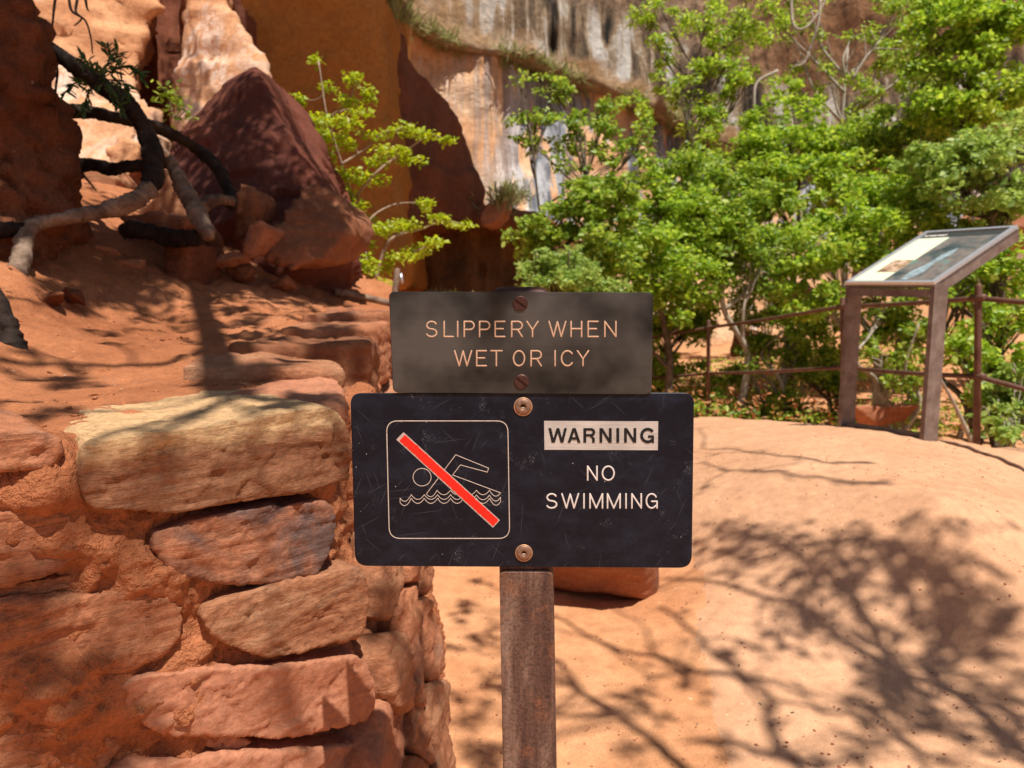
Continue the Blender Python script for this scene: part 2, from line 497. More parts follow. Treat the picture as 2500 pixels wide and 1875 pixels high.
def scratched(t, v, base):
    c = base
    hz = noise(t, mapv(t, v, (2, 1, 3)), 9, 7, .75)
    c = mixc(t, ramp(t, hz, [(.45, 0.0), (.75, .5)]), c, (.024, .032, .054))
    # bruised, chalky patches
    spk = noise(t, v, 500, 3, .8)
    cl = noise(t, v, 30, 5, .7)
    c = mixc(t, math_(t, 'MULTIPLY', ramp(t, spk, [(.52, 0.0), (.66, 1.0)]), ramp(t, cl, [(.60, 0.0), (.72, .7)])), c, (.22, .23, .25))
    # chips
    vo = nd(t, "ShaderNodeTexVoronoi", {"Vector": v, "Scale": 210, "Randomness": 1.0})
    cc = nd(t, "ShaderNodeSeparateColor", {0: vo.outputs["Color"]})
    dense = ramp(t, noise(t, v, 14, 3, .6), [(.46, .0), (.70, .06)])
    pick = math_(t, 'LESS_THAN', cc.outputs[0], dense)
    c = mixc(t, math_(t, 'MULTIPLY', pick, ramp(t, vo.outputs["Distance"], [(.08, .9), (.20, 0.0)])), c, (.42, .42, .43))
    # fine scratches in several directions: long thin cells
    for i, (ang, ln, th, amt) in enumerate(((.5, 14, 700, .5), (-.75, 18, 800, .5), (1.2, 16, 700, .5), (-1.25, 22, 800, .45), (.12, 12, 600, .4), (.85, 30, 900, .6), (1.5, 10, 700, .4))):
        w = mapv(t, mapv(t, v, (1, 1, 1), (0, ang, 0), (i * .37, 0, i * .91)), (ln, 1, th))
        vs_ = nd(t, "ShaderNodeTexVoronoi", {"Vector": w, "Scale": 1.0, "Randomness": 1.0})
        pk = math_(t, 'LESS_THAN', nd(t, "ShaderNodeSeparateColor", {0: vs_.outputs["Color"]}).outputs[1], .007)
        line = ramp(t, vs_.outputs["Distance"], [(.10, 1.0), (.34, 0.0)])
        c = mixc(t, math_(t, 'MULTIPLY', math_(t, 'MULTIPLY', pk, line), amt * .4), c, (.22, .23, .26))
    return c
def black_plate_mat():
    m, t = new_mat("scratched_black_metal")
    v = coords(t, False)
    c = scratched(t, v, (.004, .0055, .012))
    g = noise(t, v, 380, 4, .7)
    finish(t, c, .38, g, .1, .001, spec=.22)
    return m
M['black_plate'] = black_plate_mat()
def plain(name, c, rough=.6, metallic=0.0, var=.3, scale=60, spec=.4):
    m, t = new_mat(name)
    v = coords(t, False)
    n = noise(t, v, scale, 5, .7)
    cc = mixc(t, var, c, ramp(t, n, [(.3, .4), (.7, 1.5)]), 'MULTIPLY')
    finish(t, cc, rough, n, .15, .002, metallic=metallic, spec=spec)
    return m
M['letter_tan'] = plain("tan_letter_fill", (.58, .36, .24), .6, 0, .45, 300)
M['letter_white'] = plain("white_letter_fill", (.70, .64, .60), .55, 0, .3, 300)
M['line_white'] = plain("cream_line_fill", (.66, .54, .45), .55, 0, .4, 300)
M['red_paint'] = plain("red_paint", (.78, .018, .008), .45, 0, .12, 120)
M['bar_margin'] = plain("worn_bar_margin", (.52, .40, .36), .5, 0, .4, 300)
def brushed_alu():
    m, t = new_mat("brushed_aluminium")
    v = coords(t, False)
    br = noise(t, mapv(t, v, (5, 1, 420)), 3, 4, .7)
    cl = noise(t, v, 22, 4, .6)
    c = mixc(t, ramp(t, cl, [(.35, 0.0), (.65, 1.0)]), (.50, .475, .45), (.64, .61, .58))
    c = mixc(t, .5, c, ramp(t, br, [(.3, .5), (.7, 1.4)]), 'MULTIPLY')
    finish(t, c, .5, br, .1, .001, metallic=.35)
    return m
M['alu'] = brushed_alu()
M['screw'] = plain("rusty_brown_screw", (.075, .030, .022), .5, .4, .5, 220)
M['rivet'] = plain("corroded_bronze_rivet", (.26, .15, .10), .5, .5, .8, 340)
M['rivet_ring'] = plain("worn_copper_ring", (.48, .26, .15), .45, .5, .5, 340)
M['hole'] = plain("dark_hole", (.006, .004, .004), .8)
M['cream'] = plain("cream_print", (.80, .82, .58), .35, 0, .08, 30)
M['panel_dark'] = plain("dark_print", (.045, .05, .042), .3, 0, .3, 30)
M['chip_metal'] = plain("silver_metal", (.6, .6, .62), .35, .6, .2, 60)
def picture_mat():
    m, t = new_mat("waterfall_photo_print")
    v = coords(t, False)
    n1 = noise(t, v, 7, 6, .7)
    c = ramp(t, n1, [(.32, (.03, .05, .045)), (.45, (.10, .11, .10)), (.55, (.22, .17, .14)), (.68, (.06, .28, .25))])
    finish(t, c, .3, spec=.5)
    return m
M['picture'] = picture_mat()
def small_picture_mat():
    m, t = new_mat("desert_photo_print")
    v = coords(t, False)
    c = ramp(t, noise(t, v, 26, 5, .7), [(.35, (.12, .07, .03)), (.5, (.45, .28, .16)), (.65, (.75, .55, .42))])
    finish(t, c, .3, spec=.5)
    return m
M['small_picture'] = small_picture_mat()
M['water_print'] = plain("pale_water_print", (.30, .38, .40), .3, 0, .9, 45)

# ------------------------------------------------------------------ rock builder
def remeshed(V, F, voxel, smooth_it=4):
    me = bpy.data.meshes.new("tmp")
    me.from_pydata([tuple(map(float, v)) for v in V], [], [tuple(int(i) for i in f) for f in F])
    bm = bmesh.new(); bm.from_mesh(me); bmesh.ops.recalc_face_normals(bm, faces=bm.faces); bm.to_mesh(me); bm.free()
    o = bpy.data.objects.new("tmp", me)
    link(o)
    r = o.modifiers.new("r", 'REMESH'); r.mode = 'VOXEL'; r.voxel_size = voxel
    if smooth_it:
        s = o.modifiers.new("s", 'SMOOTH'); s.factor = .5; s.iterations = smooth_it
    dg = bpy.context.evaluated_depsgraph_get()
    e = o.evaluated_get(dg)
    em = e.to_mesh()
    n = len(em.vertices)
    co = np.empty(n * 3, np.float32); em.vertices.foreach_get("co", co)
    no = np.empty(n * 3, np.float32); em.vertices.foreach_get("normal", no)
    nl = len(em.loops); li = np.empty(nl, np.int32); em.loops.foreach_get("vertex_index", li)
    tot = np.empty(len(em.polygons), np.int32); em.polygons.foreach_get("loop_total", tot)
    if (tot == 4).all():
        faces = li.reshape(-1, 4)
    else:
        faces, k = [], 0
        for c in tot:
            faces.append(tuple(li[k:k + c])); k += c
    e.to_mesh_clear()
    bpy.data.objects.remove(o); bpy.data.meshes.remove(me)
    return co.reshape(-1, 3).astype(float), no.reshape(-1, 3).astype(float), faces
def hull(P):
    bm = bmesh.new()
    for p in P: bm.verts.new(p)
    r = bmesh.ops.convex_hull(bm, input=bm.verts)
    bmesh.ops.delete(bm, geom=[v for v in bm.verts if not v.link_faces], context='VERTS')
    bm.verts.index_update()
    V = [tuple(v.co) for v in bm.verts]
    F = [tuple(v.index for v in f.verts) for f in bm.faces]
    bm.free()
    return V, F
def prism(P, Q):
    """solid between two outlines of the same number of points"""
    n = len(P)
    V = list(P) + list(Q)
    F = [tuple(range(n)), tuple(range(2 * n - 1, n - 1, -1))] + [(i, (i + 1) % n + 0, (i + 1) % n + n, i + n) for i in range(n)]
    bm = bmesh.new()
    vs = [bm.verts.new(v) for v in V]
    for f in F: bm.faces.new([vs[i] for i in f])
    bmesh.ops.triangulate(bm, faces=[f for f in bm.faces if len(f.verts) > 4])
    bm.verts.index_update()
    F = [tuple(v.index for v in f.verts) for f in bm.faces]
    bm.free()
    return V, F
def weather(co, no, amp, size, seed, strata=0.0, sfreq=(3, 3, 22), pits=0.0, fac=0.0):
    p = co / size
    d = amp * fbm(p, 5, seed, .5)
    if fac:
        w = co + .15 * size * np.stack([fbm(p * 2.2, 2, seed + 70), fbm(p * 2.2, 2, seed + 71), fbm(p * 2.2, 2, seed + 72)], 1)
        d = d + fac * facets(w * np.array([1, 1, 1.5]), size * .8, seed + 40) + fac * .4 * facets(w * np.array([1, 1, 1.8]), size * .3, seed + 60)
    if strata:
        d = d + strata * ridged(co * np.array(sfreq), 3, seed + 50)
    if pits:
        d = d - pits * np.clip(fbm(co / (size * .35), 3, seed + 90) - .35, 0, 1)
    return co + no * d[:, None]
def rock(name, V, F, m, voxel, amp, size, seed, strata=0.0, sfreq=(3, 3, 22), smooth_it=4, parent=None, pits=0.0, fac=0.0):
    co, no, fa = remeshed(V, F, voxel, smooth_it)
    co = weather(co, no, amp, size, seed, strata, sfreq, pits, fac)
    return obj(name, co, fa, m, parent)
def traced(poly, d, back, scale_back=1.0):
    """outline in the photo at distance d (number or per-point list), carried straight back"""
    ds = [d] * len(poly) if np.isscalar(d) else d
    P = [pt(x, y, k) for (x, y), k in zip(poly, ds)]
    c = np.mean(P, axis=0)
    Q = [c + (p - c) * scale_back + np.asarray(back, float) for p in P]
    return prism(P, Q)

# ------------------------------------------------------------------ height fields
class RBF:
    def __init__(s, pts, vals, smooth=0.0):
        s.p = np.asarray(pts, float)
        n = len(s.p)
        A = np.linalg.norm(s.p[:, None] - s.p[None], axis=2) + smooth * np.eye(n)
        B = np.hstack([np.ones((n, 1)), s.p])
        K = np.block([[A, B], [B.T, np.zeros((3, 3))]])
        s.w = np.linalg.solve(K, np.concatenate([vals, np.zeros(3)]))
    def __call__(s, q):
        q = np.asarray(q, float)
        out = np.empty(len(q))
        for i in range(0, len(q), 20000):
            c = q[i:i + 20000]
            A = np.linalg.norm(c[:, None] - s.p[None], axis=2)
            out[i:i + 20000] = A @ s.w[:len(s.p)] + s.w[-3] + c @ s.w[-2:]
        return out
def grid_faces(nu, nv):
    i = np.arange(nu * nv).reshape(nv, nu)
    return np.stack([i[:-1, :-1].ravel(), i[:-1, 1:].ravel(), i[1:, 1:].ravel(), i[1:, :-1].ravel()], axis=1)

# ================================================================== GROUND
G = [(-.1, .3, 0), (1, .3, 0), (2.5, .3, 0), (-.1, 1.2, 0), (1.2, 1.2, 0.0), (2.4, 1.2, .05), (.2, 1.9, .01), (1.3, 1.9, .06), (-.2, 2.7, .02), (.5, 2.6, .02)]
for px, py, d in ((2280, 1092, 3.58), (2078, 1047, 4.04), (1900, 1030, 4.8), (1740, 1024, 5.8), (1600, 1022, 6.6), (2400, 1112, 3.6), (2500, 1155, 3.2), (2388, 1102, 4.35), (2057, 1050, 5.5), (1730, 1030, 7.4), (2500, 1112, 3.75), (2470, 1098, 4.3), (2310, 1082, 4.3), (2650, 1130, 4.0), (2180, 1070, 4.6), (1900, 1150, 2.95), (2300, 1250, 2.35)):
    q = pt(px, py, d)
    G.append(tuple(q))
G += [(-.5, 4, .0), (-.5, 6, -.25), (-.5, 9, -.4), (1.5, 10, -.3), (4, 9, -.2), (6, 7, -.1), (7, 4, .2), (4, 5.8, -.35), (5, 1, .2), (3.5, 13, .3), (8, 13, .9), (0, 13, .2), (-3, 8, -.2), (-3, 3, 0), (-3, 0, 0), (10, 8, .4)]
G = np.array(G)
g_rbf = RBF(G[:, :2], G[:, 2], .05)
def ground_z(x, y):
    q = np.stack([np.ravel(x), np.ravel(y)], 1)
    z = g_rbf(np.clip(q, [-3.5, -.5], [10, 13]))
    p3 = np.column_stack([q, np.zeros(len(q))])
    z = z + .014 * fbm(p3 * 2.2, 4, 3) + .005 * fbm(p3 * 12, 4, 5)
    return z.reshape(np.shape(x))
xs = np.concatenate([np.linspace(-80, -3, 12), np.arange(-2.6, -.6, .2), np.arange(-.6, 3.2, .022), np.arange(3.2, 9, .12), np.linspace(9.2, 80, 14)])
ys = np.concatenate([np.linspace(-60, -2, 10), np.arange(-1.6, 1.2, .2), np.arange(1.2, 4.6, .022), np.arange(4.6, 14, .1), np.linspace(14.2, 90, 14)])
X, Y = np.meshgrid(xs, ys)
ground = obj("ground", np.stack([X.ravel(), Y.ravel(), ground_z(X, Y).ravel()], 1), grid_faces(len(xs), len(ys)), M['ground'], origin=(0, 0, 0))
tag(ground, kind='structure')
# the paler trail tread, lying on the red sand right of a seam
bs = np.arange(-.4, 6.4, .03)
as_ = np.concatenate([np.arange(0, .09, .015), np.arange(.09, 2.6, .03)])
seam = np.interp(bs, [-.4, 1.6, 2.1, 2.6, 3.5, 6.5], [.42, .47, .56, .70, .72, .4]) + .012 * fbm(np.column_stack([bs * 3, bs * 0, bs * 0]), 3, 11)
A_, B_ = np.meshgrid(as_, bs)
X = seam[:, None] + A_
Z = ground_z(X, B_) + np.interp(A_, [0, .09], [-.004, .006]) + .0035 * fbm(np.column_stack([X.ravel() * 7, B_.ravel() * 7, 0 * X.ravel()]), 4, 12).reshape(X.shape)
trail = obj("trail", np.stack([X.ravel(), B_.ravel(), Z.ravel()], 1), grid_faces(len(as_), len(bs)), M['trail'], origin=(0, 0, 0))
tag(trail, kind='structure')

# ------------------------------------------------------------------ terrace above the wall
T = [(-.30, 1.22, .905), (-.45, 1.02, .905), (-.66, .84, .895), (-1.2, .3, .89), (-.43, 1.62, .93), (-.66, 1.08, .932), (-.74, 1.0, .925), (-.46, 1.36, .905), (-.55, 1.25, .91), (-.50, 1.95, .955), (-.56, 2.4, .985), (-.62, 3.0, 1.02), (-.72, 4.0, 1.04), (-.6, 1.3, .93)]
for px, py, d in ((100, 930, 1.5), (0, 960, 1.25), (0, 850, 1.55), (0, 740, 2.0), (200, 800, 2.2), (300, 780, 2.5), (500, 860, 1.95), (600, 780, 2.7), (700, 850, 2.0), (500, 700, 3.2), (700, 690, 3.8), (820, 735, 4.2), (300, 640, 2.9), (80, 690, 2.25), (420, 600, 3.4), (560, 620, 3.8), (250, 560, 3.2), (480, 500, 4.3), (330, 480, 4.3)):
    T.append(tuple(pt(px, py, d)))
T = np.array(T)
t_rbf = RBF(T[:, :2], T[:, 2], .02)
edge_y = [-.8, .3, .84, 1.22, 1.62, 1.95, 2.4, 3.0, 4.0, 6.0]
edge_x = [-2.3, -1.2, -.66, -.30, -.43, -.50, -.56, -.62, -.75, -.9]
def terrace_z(x, y, detail=True):
    q = np.stack([np.ravel(x), np.ravel(y)], 1)
    z = t_rbf(np.clip(q, [-2.6, .0], [0, 5]))
    if detail:
        p3 = np.column_stack([q, np.zeros(len(q))])
        z = z + .013 * fbm(p3 * 3.5, 4, 21) + .006 * fbm(p3 * 22, 4, 25) + .02 * np.clip(ridged(p3 * 6, 4, 27) - .2, 0, 1) * np.clip((q[:, 1] - 1.7) / .6, 0, 1) + .006 * np.clip(ridged(p3 * np.array([3, 7, 1]), 3, 31), -.5, 1)
    return z.reshape(np.shape(x))
ty = np.concatenate([np.arange(.2, 3.2, .014), np.arange(3.2, 5.4, .05)])
ta = np.concatenate([np.arange(0, 1.4, .014), np.arange(1.4, 3.4, .06)])
A_, B_ = np.meshgrid(ta, ty)
X = np.interp(ty, edge_y, edge_x)[:, None] - .012 - A_
Z = terrace_z(X, B_)
Z = Z - np.where(A_ < .03, (.03 - A_) * .9, 0)
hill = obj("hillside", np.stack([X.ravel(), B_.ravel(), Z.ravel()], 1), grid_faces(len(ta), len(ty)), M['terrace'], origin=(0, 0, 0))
tag(hill, kind='structure')

# dark earth bank on the far left
poly = [(-330, -160), (60, -160), (88, -20), (84, 70), (60, 150), (84, 240), (120, 320), (150, 400), (156, 480), (165, 540), (190, 600), (120, 650), (-60, 680), (-330, 720)]
V, F = traced(poly, [2.2, 2.5, 2.7, 2.75, 2.7, 2.7, 2.8, 2.9, 3.0, 3.0, 2.9, 2.6, 2.2, 2.0], (-1.2, 1.1, 0))
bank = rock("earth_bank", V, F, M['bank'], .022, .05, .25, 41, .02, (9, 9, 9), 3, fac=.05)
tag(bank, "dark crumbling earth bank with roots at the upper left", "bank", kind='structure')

# ================================================================== CLIFFS
def cliff_sheet(name, ctrl, x0, x1, z0, z1, step, m, amp, size, seed, ripple=0.0):
    P = np.array([pt(a, b, c) for a, b, c in ctrl])
    f = RBF(P[:, [0, 2]], P[:, 1], .05)
    u = np.arange(x0, x1 + 1e-6, step); w = np.arange(z0, z1 + 1e-6, step)
    X, Z = np.meshgrid(u, w)
    y = f(np.stack([X.ravel(), Z.ravel()], 1))
    q = np.stack([X.ravel(), y * .3, Z.ravel()], 1)
    y = y + amp * fbm(q / size, 5, seed)
    if ripple:
        y = y + ripple * ridged(q * np.array([1.6, .3, .18]), 4, seed + 9)
    o = obj(name, np.stack([X.ravel(), y, Z.ravel()], 1), grid_faces(len(u), len(w)), m, origin=(0, 0, 0))
    return tag(o, kind='structure')
# lower, sunlit alcove wall
ctrl = [(900, 0, 13.0), (980, 120, 13.4), (1100, 300, 13.8), (1170, 520, 13.6), (1300, 540, 13.2), (1300, 300, 14.6), (1500, 300, 15.2), (1500, 540, 14.5), (1750, 350, 15.2), (1800, 600, 14), (2100, 400, 14.2), (2500, 400, 12.5), (2700, 700, 11.5), (900, 900, 13), (1300, 900, 13), (2000, 900, 13),
        (980, 40, 13.1), (1200, 120, 14.2), (1500, 210, 15.0), (1700, 330, 15.2), (900, -120, 14.5), (1060, 20, 15), (1300, 60, 15.8), (1500, 120, 16.4), (1700, 200, 16.8), (2000, 260, 16.8), (2300, 200, 15.5), (2600, 150, 14.5), (1300, -150, 17), (2000, -150, 18)]
cliff_sheet("cliff", ctrl, -5, 16, -1.0, 7.2, .09, M['cliff'], .22, 1.6, 61, .05)
# the upper overhang, leaning out over the alcove
def band(name, line, thick, d_edge, d_top, m, seed):
    """a rock band above a ledge line traced in the photo, projecting in front of the wall below"""
    n = 260
    L = smooth_path(line, 14)
    L = np.array([np.interp(np.linspace(0, 1, n), np.linspace(0, 1, len(L)), L[:, k]) for k in range(2)]).T
    rows = []
    dl = np.interp(np.linspace(0, 1, n), np.linspace(0, 1, len(d_edge)), d_edge)
    prof = [(-30, .75), (-10, .35), (0, .05), (14, -.05), (30, .0), (50, .10)] + [(50 + k * 22, .10 + k * .03) for k in range(1, 26)]
    for dy, dd in prof:
        rows.append([pt(L[i, 0], L[i, 1] - dy, dl[i] + dd) for i in range(n)])
    P = np.array(rows)
    q = P.reshape(-1, 3)
    dy = .16 * fbm(q * 1.1, 5, seed) + .10 * ridged(q * np.array([1.6, .2, .25]), 3, seed + 5)
    up = np.repeat(np.array([p[0] for p in prof], float), n)
    fringe = np.exp(-((up - 60) / 60.0) ** 2) * np.clip((q[:, 0] + .4) / 1.2, 0, 1)
    dy = dy + fringe * .30 * ridged(np.column_stack([q[:, 0] * 1.7, q[:, 2] * .15, 0 * dy]), 2, seed + 15)
    q = q + np.column_stack([0 * dy, -dy, .4 * .1 * dy])
    o = obj(name, q, grid_faces(n, len(prof)), m, origin=(0, 0, 0))
    at = o.data.attributes.new("ledge", 'FLOAT', 'POINT')
    at.data.foreach_set("value", np.clip(up / 330.0, 0, 1.2).astype(np.float32))
    return tag(o, kind='structure')
band("cliff_overhang", [(900, -60), (960, 30), (1060, 95), (1180, 128), (1300, 160), (1420, 205), (1540, 250), (1640, 300), (1760, 360), (1900, 420), (2100, 420), (2300, 360), (2560, 330), (2800, 300)], 1, [12.7, 12.8, 13.2, 13.8, 14.2, 14.5, 14.7, 14.8, 14.8, 14.5, 13.9, 13.0, 12.0, 11.0], None, M['upper'], 71)

# sunlit rock masses on the left
def px1(pts):            # helper: points read in the enlarged upper left corner
    return [(x * .452, y * .452) for x, y in pts]
def big_rock(name, label, poly, d, back, m, voxel, amp, size, seed, cat="rock", sb=1.0, strata=0.0, it=3, sfreq=(2, 2, 9)):
    V, F = traced(poly, d, back, sb)
    o = rock(name, V, F, m, voxel, amp * .6, size, seed, strata, sfreq, it, fac=amp * .7)
    return tag(o, label, cat)
big_rock("cliff_buttress", "sunlit orange sandstone buttress with white mineral streaks behind the dark roots", px1([(120, -260), (880, -260), (868, 0), (845, 80), (810, 200), (770, 320), (735, 480), (760, 560), (850, 600), (900, 760), (900, 1000), (600, 1060), (330, 1000), (280, 700), (240, 500), (180, 260)]), [5.0, 5.4, 5.4, 5.4, 5.4, 5.3, 5.2, 5.1, 5.0, 5.0, 4.9, 4.7, 4.6, 4.8, 4.9, 5.0], (-1.25, 2.0, 0), M['lit_cliff'], .05, .07, .8, 81, "cliff", 1.0, .03)
big_rock("cliff_column", "sunlit orange rock column between the dark cleft and the ochre slab", px1([(1000, -260), (1200, -260), (1225, 0), (1285, 130), (1400, 260), (1455, 340), (1455, 430), (1400, 560), (1130, 760), (960, 800), (975, 560), (985, 400), (1005, 320), (985, 200), (1000, 80)]), 5.5, (-.9, 2.0, 0), M['lit_cliff'], .05, .06, .7, 83, "cliff", 1.0, .02)
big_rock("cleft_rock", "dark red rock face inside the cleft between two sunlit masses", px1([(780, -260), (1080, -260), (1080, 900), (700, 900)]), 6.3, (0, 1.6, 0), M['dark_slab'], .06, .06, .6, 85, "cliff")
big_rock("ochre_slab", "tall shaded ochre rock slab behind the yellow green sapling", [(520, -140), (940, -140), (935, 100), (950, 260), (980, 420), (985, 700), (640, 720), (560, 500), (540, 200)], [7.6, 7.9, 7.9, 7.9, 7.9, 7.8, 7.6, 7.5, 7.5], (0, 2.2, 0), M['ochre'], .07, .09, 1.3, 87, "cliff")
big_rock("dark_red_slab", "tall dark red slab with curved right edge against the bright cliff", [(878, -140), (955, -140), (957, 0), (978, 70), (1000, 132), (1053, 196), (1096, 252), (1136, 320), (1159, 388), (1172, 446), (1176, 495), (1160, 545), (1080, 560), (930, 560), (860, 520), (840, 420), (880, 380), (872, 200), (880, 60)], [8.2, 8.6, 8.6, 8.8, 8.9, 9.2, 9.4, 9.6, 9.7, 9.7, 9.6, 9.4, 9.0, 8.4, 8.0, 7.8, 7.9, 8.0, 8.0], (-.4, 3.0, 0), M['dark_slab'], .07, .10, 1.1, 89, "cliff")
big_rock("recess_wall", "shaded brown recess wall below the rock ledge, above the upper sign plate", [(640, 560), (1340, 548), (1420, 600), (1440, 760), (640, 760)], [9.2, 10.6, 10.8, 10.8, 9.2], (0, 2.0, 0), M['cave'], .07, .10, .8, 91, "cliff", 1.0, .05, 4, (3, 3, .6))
big_rock("rock_ledge", "jutting shaded rock ledge over the recess beyond the upper sign plate", [(860, 535), (1010, 520), (1060, 480), (1100, 478), (1150, 500), (1240, 505), (1330, 520), (1350, 548), (1250, 560), (1160, 552), (1000, 558), (860, 566)], [8.6, 9.0, 9.2, 9.3, 9.5, 9.7, 9.9, 9.9, 9.8, 9.5, 9.0, 8.6], (.3, 3.0, .1), M['brown_rock'], .05, .07, .5, 93, "rock")
big_rock("ledge_boulder", "pale reddish boulder sitting on the ledge at the foot of the bright cliff", [(1180, 505), (1215, 478), (1232, 488), (1228, 520), (1205, 545), (1178, 552), (1172, 535)], 9.1, (.1, .5, 0), M['stone_pink'], .02, .02, .15, 95)

# big dark boulder: hull of traced ridge points
B = [(621, 165, 4.3), (560, 205, 4.4), (505, 243, 4.5), (452, 292, 4.5), (412, 390, 4.3), (405, 470, 4.2), (470, 560, 4.0), (560, 640, 3.9), (680, 690, 3.8), (669, 253, 4.15), (723, 362, 4.0), (791, 475, 3.95), (845, 560, 3.95), (680, 217, 4.6), (748, 282, 4.8), (816, 408, 4.9), (860, 542, 4.9), (884, 669, 4.8), (886, 760, 4.7), (600, 420, 3.95), (640, 200, 5.6), (480, 300, 5.6), (860, 640, 6), (450, 700, 5.5)]
V, F = hull([pt(*b) for b in B])
o = rock("dark_boulder", V, F, M['varnish'], .024, .016, 1.1, 101, .008, (2, 2, 8), 1, pits=.04, fac=.05)
tag(o, "large dark red pointed boulder in the middle of the hillside rocks", "boulder")
big_rock("brown_boulder", "rounded brown boulder leaning in front of the large dark one", px1([(1650, 980), (1560, 1080), (1500, 1180), (1430, 1290), (1440, 1400), (1560, 1450), (1720, 1420), (1870, 1260), (1880, 1170), (1800, 1060)]), [3.75, 3.6, 3.5, 3.45, 3.4, 3.4, 3.45, 3.6, 3.7, 3.8], (.1, .5, 0), M['brown_rock'], .022, .03, .3, 103, "boulder", .8, .006, 6)
big_rock("upright_rock", "small upright rock wedged left of the rounded brown boulder", px1([(1290, 980), (1350, 1005), (1390, 1080), (1380, 1150), (1335, 1260), (1270, 1300), (1255, 1100)]), 3.45, (.05, .22, 0), M['brown_rock'], .016, .015, .15, 105, "rock", .8)
big_rock("small_rock", "small pale brown rock at the foot of the upright one", px1([(1330, 1205), (1400, 1185), (1445, 1230), (1405, 1325), (1350, 1390), (1290, 1380), (1315, 1290)]), 3.3, (.05, .18, 0), M['stone'], .014, .012, .12, 107, "rock", .8)
big_rock("tan_rock", "lumpy tan rock behind the pale broken root", px1([(840, 930), (890, 905), (945, 970), (1000, 1100), (990, 1200), (850, 1190), (700, 1190), (715, 1120), (830, 1075)]), 3.7, (-.05, .35, 0), M['stone_tan'], .018, .02, .16, 109, "rock", .85)
big_rock("flat_rock", "flat orange slab lying beneath the roots", px1([(640, 1175), (800, 1140), (1010, 1185), (1010, 1220), (945, 1280), (800, 1235), (690, 1215)]), 3.15, (-.05, .3, .04), M['stone'], .014, .012, .14, 111, "rock", .9)
big_rock("earth_lump", "dark clump of earth under the black log", px1([(860, 1290), (1010, 1290), (1015, 1420), (1000, 1560), (940, 1580), (900, 1500), (870, 1400)]), 3.0, (0, .4, 0), M['bank'], .016, .02, .12, 113, "earth", .9)
for k, (pp, dd, mm, lb) in enumerate([
        ([(300, 560), (345, 540), (370, 575), (350, 620), (300, 610)], 3.9, 'stone', "orange rock under the arch of the thick root"),
        ([(200, 420), (255, 400), (285, 440), (270, 500), (205, 500)], 4.3, 'stone_tan', "sunlit rock seen between the two long roots"),
        ([(150, 470), (200, 440), (240, 480), (225, 540), (160, 545)], 4.0, 'stone', "orange rock against the earth bank edge"),
        ([(255, 360), (310, 330), (345, 350), (335, 400), (270, 410)], 4.5, 'lit_cliff', "sunlit lump of rock below the dark leafy sprig")]):
    big_rock("loose_rock", lb, pp, dd, (0, .35, 0), M[mm], .018, .02, .16, 120 + k, "rock", .85)

rr_ = np.random.default_rng(77)
for k, (x, y, d, r, mm, lb) in enumerate([
        (505, 585, 3.5, .085, 'brown_rock', "brown rubble stone left of the boulder foot behind the log"),
        (545, 640, 3.35, .07, 'stone', "red rubble stone lying just below the small pale brown rock"),
        (600, 668, 3.4, .055, 'brown_rock', "small brown stone on the slope under the rounded boulder"),
        (700, 688, 3.5, .06, 'stone', "orange stone at the lower right of the rounded brown boulder"),
        (455, 560, 3.6, .08, 'stone_dark', "dark stone between the pale broken root and the big boulder"),
        (330, 655, 2.9, .05, 'stone', "small orange stone on the dirt left of the earth clump"),
        (175, 720, 2.3, .035, 'bank', "small dark clod right of the grey root's foot"),
        (110, 735, 2.2, .045, 'bank', "larger dark clod touching the grey root's foot"),
        (255, 628, 2.9, .06, 'stone', "flat red stone under the bend of the grey root")]):
    c = pt(x, y, d)
    V, F = hull([c + rr_.normal(size=3) * np.array([r, r * .8, r * .6]) * .8 for _ in range(14)])
    tag(rock("rubble_stone", V, F, M[mm], r * .12, r * .1, r * 1.2, 130 + k, 0, (3, 3, 9), 2, fac=r * .1), lb, "rock")

# ================================================================== STONE WALL
wall = empty("stone_wall", (-.45, 1.1, .0))
tag(wall, "dry red sandstone retaining wall with sandy joints left of the signpost", "wall")
NF = np.array([.7071, -.7071, .0])
PF = np.array([-.288, 1.2, .9])
def c5(pts):
    return [(x * .52, 1150 + y * .52) for x, y in pts]
def face_stone(poly, m, proud, depth, seed, voxel=.0045, amp=.004, strata=.0016, lean=0.0, it=2):
    proud = proud * 1.0
    p0 = PF + NF * proud
    P = [pt_plane(x, y, p0, NF) for x, y in poly]
    zt = max(p[2] for p in P)
    if lean:                                # top set back a little
        P = [p - NF * lean * (p[2] - (zt - .15)) for p in P]
    back = -NF * depth
    V, F = prism(P, [p + back for p in P])
    return rock("stone", V, F, M[m], voxel, amp, .09, seed, strata, (6, 6, 60), it, wall, pits=.006, fac=.0034)
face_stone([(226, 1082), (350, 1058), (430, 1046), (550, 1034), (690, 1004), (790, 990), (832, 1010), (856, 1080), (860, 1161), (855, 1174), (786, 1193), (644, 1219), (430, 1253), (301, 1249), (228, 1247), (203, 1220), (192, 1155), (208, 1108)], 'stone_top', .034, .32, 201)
face_stone([(-260, 1075), (0, 1048), (90, 1050), (140, 1075), (152, 1105), (142, 1135), (110, 1152), (0, 1150), (-260, 1175)], 'stone', .022, .25, 203)
face_stone([(-260, 1172), (0, 1152), (110, 1155), (128, 1164), (60, 1172), (0, 1178), (-260, 1196)], 'stone', .008, .22, 205)
face_stone([(-260, 1240), (-104, 1218), (31, 1202), (130, 1190), (172, 1204), (192, 1249), (182, 1290), (172, 1332), (196, 1356), (156, 1384), (104, 1405), (31, 1426), (-260, 1460)], 'stone', .016, .25, 207, .0045, .007, .002)
